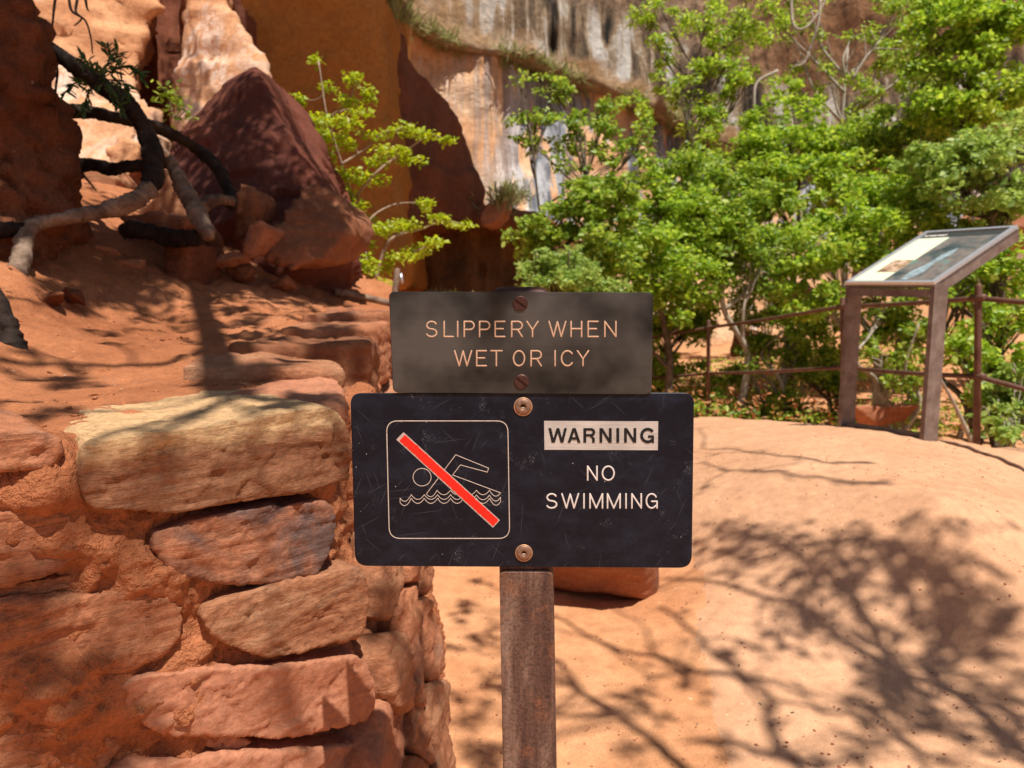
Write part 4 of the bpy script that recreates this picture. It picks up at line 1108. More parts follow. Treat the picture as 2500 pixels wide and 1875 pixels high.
# hair roots hanging from the bank
for k, p in enumerate([[(420, -20), (410, 60), (440, 100), (400, 140)], [(300, -20), (290, 60), (280, 150), (250, 210)], [(280, 280), (310, 380), (300, 520), (330, 680), (370, 800), (395, 870)], [(370, -20), (390, 60), (460, 110), (490, 200), (500, 290)], [(430, 920), (480, 980), (520, 1030)], [(200, 330), (195, 420), (215, 520)], [(0, 900), (40, 960), (60, 1040), (90, 1100)], [(460, -20), (470, 40), (480, 60)]]):
    P = smooth_path([pt(x * .452, y * .452, 2.75) for x, y in p], 8)
    mb = MB(); mb.tube(P, np.linspace(.006, .0025, len(P)), 5)
    lbs = ["thin rootlet hooked at the top edge over the buttress", "thin rootlet hanging against the bank's upper edge", "longest dark rootlet dangling past both long roots", "thin rootlet arching over the buttress top", "short dark rootlet lying below the horizontal root", "fine rootlet on the bank between the two long roots", "fine rootlet on the lower earth bank at the left edge", "tiny rootlet at the top edge right of the others"]
    tag(mb.build("rootlet", M['root_dark']), lbs[k], "root", "fine roots hanging from the earth bank")
# dark leafy sprig in front of the thick root
sp = empty("leafy_sprig", pt(560 * .452, 640 * .452, 2.65))
tag(sp, "dark green willow leaved sprig hanging over the thick black root", "sprig")
mb = MB(); lp, ld = [], []
for p in [[(500, 470), (560, 400), (590, 300), (580, 250)], [(540, 420), (610, 340), (640, 270)], [(560, 420), (650, 360), (720, 370), (755, 410)], [(520, 450), (580, 470), (620, 540), (650, 590)], [(510, 460), (470, 520), (460, 590)], [(540, 440), (480, 340), (450, 320)], [(560, 430), (660, 440), (690, 500)], [(520, 470), (400, 450), (340, 520)]]:
    P = smooth_path([pt(x * .452, y * .452, 2.62 + rng.normal() * .03) for x, y in p], 6)
    mb.tube(P, np.linspace(.003, .0015, len(P)), 4)
    for j in range(2, len(P)):
        for s in range(2 if j % 2 else 3):
            lp.append(P[j]); ld.append((P[j] - P[j - 1]) / np.linalg.norm(P[j] - P[j - 1]) + rng.normal(size=3) * .7 + np.array([0, 0, -.25]))
mb.build("stem", M['root_dark'], sp)
n = len(lp)
V, F = leaf_mesh(np.array(lp), np.array(ld), leaf_normals(n, rng, .8) + np.array([0, -.8, 0]), rng.uniform(.03, .055, n), .28)
o = obj("leaves", V, F, M['leaf_dark'], sp, smooth=False); o["kind"] = "stuff"
sp = empty("green_sprig", pt(940 * .452, 640 * .452, 4.2))
tag(sp, "small light green sprig growing at the foot of the dark cleft", "sprig")
mb = MB(); lp = []
for p in [[(940, 640), (920, 560), (870, 460)], [(950, 640), (960, 560), (940, 500)], [(960, 640), (1000, 600)]]:
    P = smooth_path([pt(x * .452, y * .452, 4.2) for x, y in p], 6); mb.tube(P, np.linspace(.005, .002, len(P)), 4); lp += list(P[3:])
mb.build("stem", M['twig'], sp)
lp = np.repeat(np.array(lp), 5, axis=0) + rng.normal(size=(len(lp) * 5, 3)) * .04; n = len(lp)
V, F = leaf_mesh(lp, rand_dirs(n), leaf_normals(n), rng.uniform(.03, .05, n), .5)
o = obj("leaves", V, F, M['leaf_a'], sp, smooth=False); o["kind"] = "stuff"

# log lying on the terrace and the short post with its tag
rows = np.array([list(pt(x, y, d)) for x, y, d in ((815, 712, 4.1), (870, 722, 4.2), (960, 742, 4.3))])
mb = MB(); mb.tube(smooth_path(rows, 6), .022, 10)
tag(mb.build("edging_log", M['root']), "grey log edging the terrace left of the upper sign plate", "log")
mp = empty("marker_post", pt(962, 770, 4.6))
tag(mp, "short dark post with a pale tag behind the corner of the upper sign plate", "post")
mb = MB(); mb.tube([pt(960, 790, 4.6), pt(966, 700, 4.6), pt(970, 662, 4.6), pt(971, 655, 4.6)], [.026, .022, .02, .012], 10); mb.build("post", M['root'], mp)
mb = MB(); mb.box(pt(980, 680, 4.55), (.009, 0, .004), (0, .006, 0), (.006, 0, -.032)); mb.build("metal_tag", M['chip_metal'], mp)

# ------------------------------------------------------------------ railing
rail = empty("pipe_railing", pt_y(2057, 1052, 5.5))
tag(rail, "rusty brown pipe railing with two rails along the outer edge of the trail", "railing")
posts = [((1330, 860), (1332, 1015), 10.5), ((1730, 782), (1728, 1030), 7.4), ((2057, 727), (2060, 1052), 5.5), ((2389, 695), (2384, 1112), 4.35), ((2760, 700), (2750, 1200), 3.75)]
up_r = [(1330, 868), (1730, 800), (2057, 748), (2389, 728), (2760, 752)]
lo_r = [(1330, 945), (1730, 912), (2057, 897), (2388, 920), (2760, 1010)]
for a, b, d in posts:
    A, Bq = pt(*a, d), pt(*b, d)
    ax = (Bq - A) / np.linalg.norm(Bq - A)
    p = MB(); p.tube([A - ax * .002, A, A + ax * .008, Bq + ax * .12], [.012, .019, .021, .021], 14)
    po = p.build("post", M['rail'], rail)
for pts_ in (up_r, lo_r):
    for i in range(len(posts) - 1):
        A, Bq = pt(*pts_[i], posts[i][2]), pt(*pts_[i + 1], posts[i + 1][2])
        mid = (A + Bq) / 2 - np.array([0, 0, .008])
        p = MB(); p.tube(smooth_path([A, mid, Bq], 6), .0165, 12); p.build("rail", M['rail'], rail)
for pts_ in (up_r, lo_r):
    for i in range(1, len(posts)):
        A = pt(*pts_[i], posts[i][2]); d = pt(*pts_[i - 1], posts[i - 1][2]) - A; d /= np.linalg.norm(d)
        p = MB(); p.tube([A + d * .05, A + d * .045, A, A - d * .045, A - d * .05], [.016, .024, .026, .024, .016], 12); p.build("fitting", M['rail'], rail)
# pipe edging the trail on the ground
rows = smooth_path([pt(2270, 1078, 3.9), pt(2330, 1090, 3.75), pt(2400, 1112, 3.55), pt(2500, 1156, 3.2), pt(2640, 1230, 2.85)], 8)
rows[:, 2] = np.maximum(rows[:, 2], [gz(x, y) + .008 for x, y, _ in rows])
mb = MB(); mb.tube(rows, .013, 10)
tag(mb.build("edging_pipe", M['rail']), "rusty pipe lying along the trail edge at the right", "pipe")

# ------------------------------------------------------------------ information panel
FL, FR = pt(2063, 690, 4.04), pt(2281, 690, 3.58)
BR, BL = pt(2474, 553, 3.92), pt(2232, 567, 4.37)
ip = empty("information_panel", np.array([(FL[0] + FR[0]) / 2, (FL[1] + FR[1]) / 2, gz(FL[0], FL[1])]))
tag(ip, "sloping visitor information panel on two flat metal legs beside the railing", "information panel")
ex = (FR - FL); W = np.linalg.norm(ex); ex /= W
ey = ((BR - FR) + (BL - FL)) / 2; Lp = np.linalg.norm(ey); ey = ey - ex * np.dot(ey, ex); ey /= np.linalg.norm(ey)
ez = np.cross(ex, ey)
if ez[2] < 0: ez = -ez
hx = np.array([ex[0], ex[1], 0]); hx /= np.linalg.norm(hx)
hy = np.array([ey[0], ey[1], 0]); hy /= np.linalg.norm(hy)
def q(a, b, c=0.0):
    return FL + ex * (a * W) + ey * (b * Lp) + ez * c
mb = MB()
V, F = prism([q(0, 0, -.012), q(1, 0, -.012), q(1, 1, -.012), q(0, 1, -.012)], [q(0, 0, -.03), q(1, 0, -.03), q(1, 1, -.03), q(0, 1, -.03)])
mb.add(V, F); mb.build("tray", M['frame'], ip, smooth=False)
mb = MB()
t_ = .012
for a0, b0, a1, b1 in ((0, 0, 1, 0), (0, 1, 1, 1), (0, 0, 0, 1), (1, 0, 1, 1)):
    A, Bq = q(a0, b0), q(a1, b1)
    dirv = (Bq - A) / 2
    inward = (ey if b0 == b1 == 0 else -ey if b0 == b1 else ex if a0 == 0 else -ex) * t_
    ext = 1.0 if b0 == b1 else (1 - 2 * t_ * 2 / Lp / 1.0)
    mb.box((A + Bq) / 2 + inward - ez * .008, dirv * ext, inward, ez * .012)
mb.build("rim", M['chip_metal'], ip, smooth=False)
def sheet(name, a0, a1, b0, b1, c, m):
    P = [q(a0, b0, c), q(a1, b0, c), q(a1, b1, c), q(a0, b1, c)]
    V, F = prism(P, [p - ez * .0015 for p in P])
    mb = MB(); mb.add(V, F); return mb.build(name, M[m], ip, smooth=False)
sheet("print_sheet", .04, .96, .03, .97, -.006, 'panel_dark')
sheet("text_column", .05, .40, .035, .86, -.004, 'cream')
pic = sheet("waterfall_picture", .405, .955, .035, .86, -.004, 'picture')
sheet("desert_picture", .17, .40, .20, .42, -.002, 'small_picture')
# the pale fall of water on the picture
mb = MB()
fallpts = [(.62, .06), (.64, .20), (.66, .36), (.68, .50), (.70, .62)]
wv = [.03, .075, .03, .055, .008]
Vf = []
for (a, b), w in zip(fallpts, wv):
    Vf += [q(a - w, b, -.0025), q(a + w, b, -.0025)]
mb.add(Vf, [(2 * i, 2 * i + 1, 2 * i + 3, 2 * i + 2) for i in range(4)])
mb.build("water_streak", M['water_print'], ip)
mb = MB()
sq = [q(.07 + .26 * k / 40, .905 + .02 * math.sin(k * 1.7) * (1 if k % 5 else .2), -.003) for k in range(41)]
mb.tube(sq, .0035, 5, (ez, .3)); mb.build("title_script", M['letter_white'], ip)
# legs and side plates: flat plates bent forward under the tray
for top_, side in ((FL, 1), (FR, -1)):
    foot_z = gz(top_[0], top_[1]) - .12
    wd, th = .125, .024
    def side_plate(nm, P):
        V, F = prism(P, [p + hx * side * th for p in P])
        mb = MB(); mb.add(V, F); mb.build(nm, M['frame'], ip, smooth=False)
    far = top_ + ey * Lp
    knee = top_ + hy * wd + np.array([0, 0, ey[2] / np.linalg.norm(ey[:2]) * wd - .085])
    side_plate("leg", [np.array([*top_[:2], foot_z]), np.array([*(top_[:2] + hy[:2] * wd), foot_z]), knee, top_ - ez * .021])
    side_plate("side_beam", [top_ - ez * .0205, knee + np.array([0, 0, .0]), far - ez * .085, far - ez * .0205])
mb = MB()
A, Bq = FL - np.array([0, 0, .055]), FR - np.array([0, 0, .055])
mb.box((A + Bq) / 2 + hy * .012, (Bq - A) / 2 - hx * .024, hy * .011, np.array([0, 0, .022])); mb.build("cross_bar", M['frame'], ip, smooth=False)
zb = [gz(FL[0], FL[1]), gz(FR[0], FR[1])]
A, Bq = np.array([FL[0], FL[1], zb[0] + .012]), np.array([FR[0], FR[1], zb[1] + .012])
mb = MB(); mb.box((A + Bq) / 2 + hy * .06, (Bq - A) / 2 - hx * .024, hy * .02, np.array([0, 0, .02])); mb.build("base_bar", M['frame'], ip, smooth=False)

# ================================================================== THE SIGN
YS = .90
sign = empty("trail_sign", np.array([pt_y(1292, 1875, YS)[0], YS + .04, gz(.02, .94)]))
tag(sign, "two warning plates bolted to one rusty square steel post", "sign")
def sp_(px, py, y):
    return pt_y(px, py, y)
# post: rounded square tube
pl, pr = sp_(1219, 1400, YS + .004), sp_(1353, 1400, YS + .004)
plb, prb = sp_(1229, 1870, YS + .004), sp_(1362, 1870, YS + .004)
wpost = pr[0] - pl[0]
def post_section(cx, cy, w, r=.012, n=6):
    out = []
    for k, (sx, sy) in enumerate(((1, -1), (1, 1), (-1, 1), (-1, -1))):
        c = np.array([cx + sx * (w / 2 - r), cy + sy * (w / 2 - r)])
        a0 = [-math.pi / 2, 0, math.pi / 2, math.pi][k]
        for j in range(n + 1):
            a = a0 + j / n * math.pi / 2
            out.append(c + r * np.array([math.cos(a), math.sin(a)]))
    return np.array(out)
def post_mesh(zs, ws, cxs, cy):
    V = []
    for z, w, cx in zip(zs, ws, cxs):
        s = post_section(cx, cy, w, min(.012, w * .3))
        V += [(x, y, z) for x, y in s]
    n = 28
    F = [(i * n + k, i * n + (k + 1) % n, (i + 1) * n + (k + 1) % n, (i + 1) * n + k) for i in range(len(zs) - 1) for k in range(n)]
    F += [tuple(range(n))[::-1], tuple((len(zs) - 1) * n + k for k in range(n))]
    return V, F
slope = ((plb[0] + prb[0]) - (pl[0] + pr[0])) / 2 / (plb[2] - pl[2])
cx0 = (pl[0] + pr[0]) / 2
ztop = sp_(1275, 716, YS + .01)[2]
cyp = YS + .004 + wpost / 2
z0 = gz(.03, .94) - .2
zs = [z0, z0 + .3, pl[2] - .05, pl[2], ztop - .02, ztop]
V, F = post_mesh(zs, [wpost] * 6, [cx0 + slope * (z - pl[2]) for z in zs], cyp)
mb = MB(); mb.add(V, F); mb.build("post", M['steel'], sign)
zt2 = [ztop, ztop + .002, ztop + .008, ztop + .0085]
V, F = post_mesh(zt2, [wpost + .002, wpost + .002, wpost * .78, wpost * .70], [cx0 + slope * (ztop - pl[2])] * 4, cyp)
mb = MB(); mb.add(V, F); mb.build("post_cap", M['screw'], sign)
# the welded front flat with its rounded upper end
def rounded(corners, r, n=8):
    P = np.asarray(corners, float); out = []
    m_ = len(P)
    for i in range(m_):
        a, b, c = P[i - 1], P[i], P[(i + 1) % m_]
        u = (a - b) / np.linalg.norm(a - b); w = (c - b) / np.linalg.norm(c - b)
        rr = r[i] if not np.isscalar(r) else r
        for k in range(n + 1):
            t = k / n
            p = (b + u * rr) * (1 - t) ** 2 + 2 * b * t * (1 - t) + (b + w * rr) * t * t
            # quadratic corner pulled towards a true arc
            out.append(b + (p - b) * .93 if 0 < k < n else p)
    return np.array(out)
def plate(name, outline_px, y, thick, m, parent, bevel=.0008):
    P = [sp_(x, yy, y) for x, yy in outline_px]
    c = np.mean(P, axis=0)
    n = len(P)
    f = 1 - bevel / .12
    ring0 = [c + (p - c) * f for p in P]
    ring1 = [p + np.array([0, bevel, 0]) for p in P]
    ring2 = [p + np.array([0, thick, 0]) for p in P]
    V = ring0 + ring1 + ring2
    F = [tuple(range(n)), tuple(range(3 * n - 1, 2 * n - 1, -1))]
    for a in (0, 1):
        F += [(a * n + i, (a + 1) * n + i, (a + 1) * n + (i + 1) % n, a * n + (i + 1) % n) for i in range(n)]
    mb = MB(); mb.add(V, F)
    return mb.build(name, M[m], parent, smooth=False)
fl_out = rounded([(1219, 1394), (1350, 1394), (1361, 1990), (1230, 1990)], [17, 17, 4, 4])
plate("post_face", fl_out, YS - .0008, .0046, 'steel', sign, .0016)
# plates
lower = plate("warning_plate", rounded([(855, 960), (1695, 959), (1689, 1387), (867, 1382)], [30, 30, 34, 34]), YS - .0035, .0032, 'black_plate', sign)
lower["label"] = "black no swimming plate with red barred swimmer"
upper = plate("warning_plate", rounded([(949, 712), (1595, 714), (1591, 963), (959, 959)], [17, 17, 17, 17]), YS - .0055, .0032, 'brown_plate', sign)
upper["label"] = "brown slippery when wet or icy plate"
YL, YU = YS - .0035, YS - .0055
VN = np.array([0, -1.0, 0])
# stroke letters
def arc(cx, cy, rx, ry, a0, a1, n=14):
    return [(cx + rx * math.cos(math.radians(a)), cy + ry * math.sin(math.radians(a))) for a in np.linspace(a0, a1, n)]
S_ = arc(.5, .75, .46, .25, 22, 250, 14) + arc(.5, .25, .5, .25, 80, -158, 16)
GL = {
    'S': [S_], 'L': [[(0, 1), (0, 0), (1, 0)]], 'I': [[(.5, 0), (.5, 1)]],
    'P': [[(0, 0), (0, 1), (.6, 1)] + arc(.6, .735, .4, .265, 88, -90, 10) + [(0, .47)]],
    'E': [[(1, 1), (0, 1), (0, 0), (1, 0)], [(0, .52), (.82, .52)]],
    'R': [[(0, 0), (0, 1), (.6, 1)] + arc(.6, .735, .4, .265, 88, -90, 10) + [(0, .47)], [(.55, .47), (1, 0)]],
    'Y': [[(0, 1), (.5, .46), (1, 1)], [(.5, .46), (.5, 0)]], 'W': [[(0, 1), (.27, 0), (.5, .98), (.73, 0), (1, 1)]],
    'H': [[(0, 0), (0, 1)], [(1, 0), (1, 1)], [(0, .52), (1, .52)]], 'N': [[(0, 0), (0, 1), (1, 0), (1, 1)]],
    'T': [[(0, 1), (1, 1)], [(.5, 1), (.5, 0)]], 'O': [arc(.5, .5, .5, .5, 90, 450, 28)],
    'C': [arc(.54, .5, .54, .5, 38, 322, 22)], 'M': [[(0, 0), (0, 1), (.5, 0), (1, 1), (1, 0)]],
    'G': [arc(.5, .5, .5, .5, 35, 318, 22), [(.5, .47), (1, .47), (1, 0)]],
}
def dense(st):
    """sharp corners kept: each straight run cut close to its ends"""
    out = []
    st = [np.array(p, float) for p in st]
    for i in range(len(st) - 1):
        a, b = st[i], st[i + 1]
        out += [a, a + (b - a) * .04, b - (b - a) * .04]
    out.append(st[-1])
    return out
def strokes(name, runs, r_px, y, m, parent):
    mb = MB()
    r = r_px * y / FPX
    k = 0
    for st in runs:
        st = list(st)
        # break at sharp corners so every straight run keeps its full width
        segs, cur = [], [st[0]]
        for i in range(1, len(st)):
            cur.append(st[i])
            if i < len(st) - 1:
                a = np.array(st[i], float) - np.array(st[i - 1], float); b = np.array(st[i + 1], float) - np.array(st[i], float)
                if np.dot(a, b) / (np.linalg.norm(a) * np.linalg.norm(b) + 1e-9) < .75:
                    segs.append(cur); cur = [st[i]]
        segs.append(cur)
        for sg in segs:
            P = [sp_(x, yy, y - .00002 * (k % 5)) for x, yy in sg]
            if len(P) < 2: continue
            mb.tube(P, r, 10, (VN, .28), True)
            k += 1
    return mb.build(name, M[m], parent)
def word(name, letters, y0, y1, r_px, ysurf, m, parent, fx, fy):
    runs = []
    for ch, x0, x1 in letters:
        for st in GL[ch]:
            runs.append([(fx(x0 + (x1 - x0) * a), fy(y1 + (y0 - y1) * b)) for a, b in st])
    return strokes(name, runs, r_px, ysurf, m, parent)
f6x, f6y = (lambda x: 830 + x * .434), (lambda y: 680 + y * .434)
word("lettering", [('S', 486, 544), ('L', 586, 637), ('I', 657, 667), ('P', 699, 754), ('P', 785, 842), ('E', 873, 927), ('R', 966, 1025), ('Y', 1052, 1114), ('W', 1176, 1270), ('H', 1300, 1359), ('E', 1396, 1452), ('N', 1490, 1552)], 242, 327, 1.9, YU, 'letter_tan', upper, f6x, f6y)
word("lettering", [('W', 645, 740), ('E', 769, 823), ('T', 848, 911), ('O', 976, 1038), ('R', 1075, 1132), ('I', 1205, 1215), ('C', 1246, 1308), ('Y', 1336, 1398)], 407, 491, 1.9, YU, 'letter_tan', upper, f6x, f6y)
z1x, z1y = (lambda x: 1310 + x * .1567), (lambda y: 1000 + y * .1567)
word("lettering", [('N', 796, 940), ('O', 1026, 1207)], 884, 1100, 2.05, YL, 'letter_white', lower, z1x, z1y)
word("lettering", [('S', 158, 312), ('W', 395, 652), ('I', 733, 743), ('M', 832, 1026), ('M', 1105, 1300), ('I', 1388, 1398), ('N', 1485, 1630), ('G', 1710, 1876)], 1314, 1534, 2.05, YL, 'letter_white', lower, z1x, z1y)
# WARNING box, silver with black bold letters
def flat(name, polys, y, m, parent, th=.0004):
    mb = MB()
    for k, P in enumerate(polys):
        Q = [sp_(x, yy, y - .00003 * (k % 7)) for x, yy in P]
        V, F = prism(Q, [p + np.array([0, th, 0]) for p in Q])
        mb.add(V, F)
    return mb.build(name, M[m], parent, smooth=False)
flat("warning_box", [[(z1x(117), z1y(176)), (z1x(1895), z1y(184)), (z1x(1889), z1y(632)), (z1x(123), z1y(626))]], YL - .0004, 'alu', lower, .0006)
def bold():
    polys = []
    y0, y1 = 289, 515
    def quad(xa, ya, xb, yb, w):
        polys.append([(xa - w / 2, ya), (xa + w / 2, ya), (xb + w / 2, yb), (xb - w / 2, yb)])
    def rect(xa, ya, xb, yb):
        polys.append([(xa, ya), (xb, ya), (xb, yb), (xa, yb)])
    def ann(cx, cy, rx, ry, w, a0, a1, n=18):
        A = np.radians(np.linspace(a0, a1, n + 1))
        for i in range(n):
            P = []
            for a, s in ((A[i], 0), (A[i + 1], 0), (A[i + 1], 1), (A[i], 1)):
                P.append((cx + (rx - w * s) * math.cos(a), cy - (ry - w * s) * math.sin(a)))
            polys.append(P)
    # W
    quad(206, y0, 258, y1, 44); quad(333, y0, 264, y1, 42); quad(333, y0, 395, y1, 42); quad(452, y0, 398, y1, 42)
    # A
    quad(582, y0, 506, y1, 44); quad(588, y0, 664, y1, 44); rect(530, 432, 640, 468)
    # R
    rect(730, y0, 774, y1); rect(774, y0, 850, y0 + 38); rect(774, 382, 850, 418); ann(848, 353, 66, 65, 40, -90, 90, 14)
    quad(850, 415, 888, 452, 46); rect(866, 445, 908, y1)
    # N
    for x in (982, 1365):
        rect(x, y0, x + 42, y1); rect(x + 147, y0, x + 189, y1); quad(x + 24, y0, x + 165, y1, 46)
    rect(1245, y0, 1288, y1)
    # G
    ann(1733, 404, 118, 120, 44, 38, 318, 34); rect(1738, 402, 1830, 438); rect(1796, 430, 1830, y1 + 4)
    return [[(z1x(a), z1y(b)) for a, b in P] for P in polys]
flat("lettering", bold(), YL - .0009, 'hole', lower, .0004)
# pictogram
z2 = lambda p: (930 + p[0] * .1989, 1000 + p[1] * .1989)
fr = rounded([(68, 140), (1557, 140), (1580, 1582), (103, 1582)], 150, 10)
strokes("pictogram_border", [[z2(p) for p in np.vstack([fr, fr[:1]])]], 1.05, YL, 'line_white', lower)
def scallop(pts_, dip):
    out = []
    for (xa, ya), (xb, yb) in zip(pts_[:-1], pts_[1:]):
        for t in np.linspace(0, 1, 13):
            out.append((xa + (xb - xa) * t, ya + (yb - ya) * t + dip * (1 - (2 * t - 1) ** 2)))
    return out
runs = [arc(505, 830, 111, -108, 0, 360, 32), [(780, 738), (918, 555), (1322, 720), (1305, 768), (975, 680), (880, 803), (1468, 1022)], [(720, 820), (558, 1035)]]
strokes("swimmer_symbol", [[z2(p) for p in r] for r in runs], .8, YL, 'line_white', lower)
runs = [scallop([(558, 1035), (688, 990), (855, 990), (1015, 990), (1172, 990), (1333, 990), (1468, 1022)], 56),
        scallop([(235, 1088), (372, 1045), (532, 1045), (695, 1045), (855, 1045), (1015, 1047), (1172, 1048), (1333, 1050), (1468, 1078)], 58),
        scallop([(235, 1140), (372, 1090), (532, 1090), (695, 1090), (855, 1090), (1015, 1090), (1172, 1090), (1333, 1090), (1468, 1132)], 62), [(235, 1088), (235, 1140)], [(1468, 1078), (1468, 1132)]]
strokes("wave_symbol", [[z2(p) for p in r] for r in runs], .75, YL, 'line_white', lower)
flat("bar_margin", [[z2(p) for p in ((277, 278), (1460, 1358), (1375, 1450), (188, 368))]], YL - .0006, 'bar_margin', lower, .0005)
rb = rounded([(292, 306), (1444, 1357), (1378, 1434), (226, 383)], 22, 4)
k = len(rb)
rb2 = []
for i in range(k):                    # worn, uneven paint edge
    a, b = rb[i], rb[(i + 1) % k]
    m_ = max(1, int(np.linalg.norm(b - a) / 18))
    for t in np.linspace(0, 1, m_, endpoint=False):
        rb2.append(a + (b - a) * t)
rb2 = np.array(rb2) + rng.normal(size=(len(rb2), 2)) * 2.4
flat("red_bar", [[z2(p) for p in rb2]], YL - .0008, 'red_paint', lower, .0004)
# screws of the upper plate: slotted heads
def slotted(px, py, r_px, ang, y, parent):
    c = sp_(px, py, y); r = r_px * y / FPX
    e1, e2 = np.array([math.cos(ang), 0, math.sin(ang)]), np.array([-math.sin(ang), 0, math.cos(ang)])
    s = .16 * r
    mb = MB()
    for sg in (1, -1):
        a0 = math.asin(s / r)
        A = np.linspace(a0, math.pi - a0, 16)
        ring = [(r * math.cos(a), sg * r * math.sin(a)) for a in A]
        inner = [(x * .86, sg * s + (z - sg * s) * .86) for x, z in ring]
        V = [c + e1 * x + e2 * z - np.array([0, .0006, 0]) for x, z in ring] + [c + e1 * x + e2 * z - np.array([0, .0017, 0]) for x, z in inner] + [c + e1 * x + e2 * z for x, z in ring]
        n = len(ring)
        F = [(i, (i + 1) % n, (i + 1) % n + n, i + n) for i in range(n)] + [(i + 2 * n, (i + 1) % n + 2 * n, (i + 1) % n, i) for i in range(n)] + [tuple(range(n, 2 * n))]
        mb.add(V, F)
    A = np.linspace(0, 2 * math.pi, 32, endpoint=False)
    ring = [c + e1 * r * .985 * math.cos(a) + e2 * r * .985 * math.sin(a) - np.array([0, .0003, 0]) for a in A]
    mb.add(ring, [tuple(range(32))])
    return mb.build("screw", M['screw'], parent, smooth=False)
slotted(1270, 741, 18.5, math.radians(-34), YU, upper)
slotted(1273, 932, 18.5, math.radians(-38), YU, upper)
def rivet(px, py, r_px, y, parent):
    c = sp_(px, py, y); r = r_px * y / FPX
    prof = [(1.0, 0), (.99, .0008), (.93, .0015), (.86, .0012)]
    prof2 = [(.85, .0010), (.80, .0019), (.45, .0024), (.27, .0021), (.25, .0003)]
    A = np.linspace(0, 2 * math.pi, 36, endpoint=False)
    for nm, pf, mm in (("rivet_ring", prof, 'rivet_ring'), ("rivet", prof2, 'rivet')):
        V = [c + np.array([math.cos(a) * r * k, -h, math.sin(a) * r * k]) for k, h in pf for a in A]
        n = 36
        F = [(i * n + k, i * n + (k + 1) % n, (i + 1) * n + (k + 1) % n, (i + 1) * n + k) for i in range(len(pf) - 1) for k in range(n)]
        mb = MB(); mb.add(V, F); mb.build(nm, M[mm], parent)
    hexa = [c + np.array([math.cos(a) * r * .26, -.0005, math.sin(a) * r * .26]) for a in A]
    mb = MB(); mb.add(hexa, [tuple(range(36))]); mb.build("rivet_hole", M['hole'], parent, smooth=False)
    mb = MB(); mb.box(c + np.array([0, -.0016, -r * .10]), (r * .17, 0, 0), (0, .0006, 0), (0, 0, r * .07)); mb.build("rivet_pin", M['letter_tan'], parent, smooth=False)
rivet(1277, 993, 23.5, YL, lower)
rivet(1279, 1350, 22.5, YL, lower)

# ================================================================== trees overhead whose shade falls into the picture
def lift(px, py, t):
    return hit(px, py) + S * t
def overhead(name, label, limbs, clumps, trunk_base, trunk_top, leaf=.055, t0=3.2, thin=.8):
    root = empty(name, trunk_base)
    tag(root, label, "tree")
    mb = MB()
    tb, tt = np.asarray(trunk_base, float), np.asarray(trunk_top, float)
    P = smooth_path([tb - np.array([0, 0, .2]), tb + (tt - tb) * .5 + np.array([.12, .06, 0]), tt], 8)
    mb.tube(P, np.linspace(.15, .09, len(P)), 10)
    Vs, Fs, off = [], [], 0
    nodes = [P]
    for r0, r1, join, pts_ in limbs:
        Q = [lift(x, y, t0 + .25 * math.sin(i * .9)) for i, (x, y) in enumerate(pts_)]
        if join is not None:
            a = tt if join == 'top' else Q[-1]
            Q = [tt, tt * .45 + Q[0] * .55 + np.array([0, 0, .25])] + Q
        L = smooth_path(Q, 8)
        rr = np.linspace(r0, r1, len(L))
        mb.tube(L, rr, 7)
        nodes.append(L)
    nodes = np.vstack(nodes)
    for x, y, r_px, n in clumps:
        c = lift(x, y, t0 + rng.uniform(-.3, .5))
        h = hit(x, y); d = np.dot(h - CAM, _F)
        r = r_px * d / FPX
        # ground shade is stretched: keep a rounded clump whose shade has the traced size
        n = max(4, int(n * thin))
        q = spray_points(c, np.array([r, r * 1.3, r]), n)
        V, F = leaf_mesh(q, rand_dirs(n), leaf_normals(n), leaf * rng.uniform(.6, 1.2, n), .5)
        Vs.append(V); Fs.append(F + off); off += len(V)
        st = nodes[np.argmin(np.linalg.norm(nodes - c, axis=1))]
        tw = smooth_path([st, (st + c) / 2 + rng.normal(size=3) * r * .5, c, c + rng.normal(size=3) * r * .5], 5)
        mb.tube(tw, np.linspace(.006, .003, len(tw)), 4)
    mb.build("trunk", M['bark'], root)
    o = obj("crown", np.vstack(Vs), np.vstack(Fs), M['leaf_b'], root, smooth=False)
    o["kind"] = "stuff"
    return root
limbs = [
    (.024, .009, 'top', [(1664, 1872), (1624, 1831), (1563, 1784), (1488, 1736), (1420, 1689), (1366, 1614)]),
    (.018, .008, 'top', [(1950, 1872), (1881, 1709), (1814, 1648), (1746, 1601), (1678, 1533), (1612, 1482)]),
    (.013, .007, None, [(1814, 1648), (1712, 1641), (1644, 1614), (1542, 1594), (1475, 1574), (1362, 1508)]),
    (.022, .008, 'top', [(2420, 1760), (2288, 1675), (2186, 1635), (2050, 1553), (1949, 1479), (1847, 1452), (1732, 1420), (1612, 1412)]),
    (.018, .008, None, [(2000, 1872), (1915, 1852), (1780, 1811), (1664, 1811)]),
    (.018, .006, None, [(2186, 1635), (2100, 1480), (2000, 1390), (1850, 1310), (1720, 1280)]),
    (.014, .006, None, [(2288, 1675), (2300, 1540), (2280, 1420), (2200, 1350), (2100, 1310)]),
    (.016, .006, None, [(2130, 1130), (2010, 1128), (1900, 1112), (1800, 1098), (1715, 1095)]),
    (.012, .006, None, [(2170, 1182), (2030, 1170), (1900, 1150), (1800, 1148), (1705, 1130)]),
]
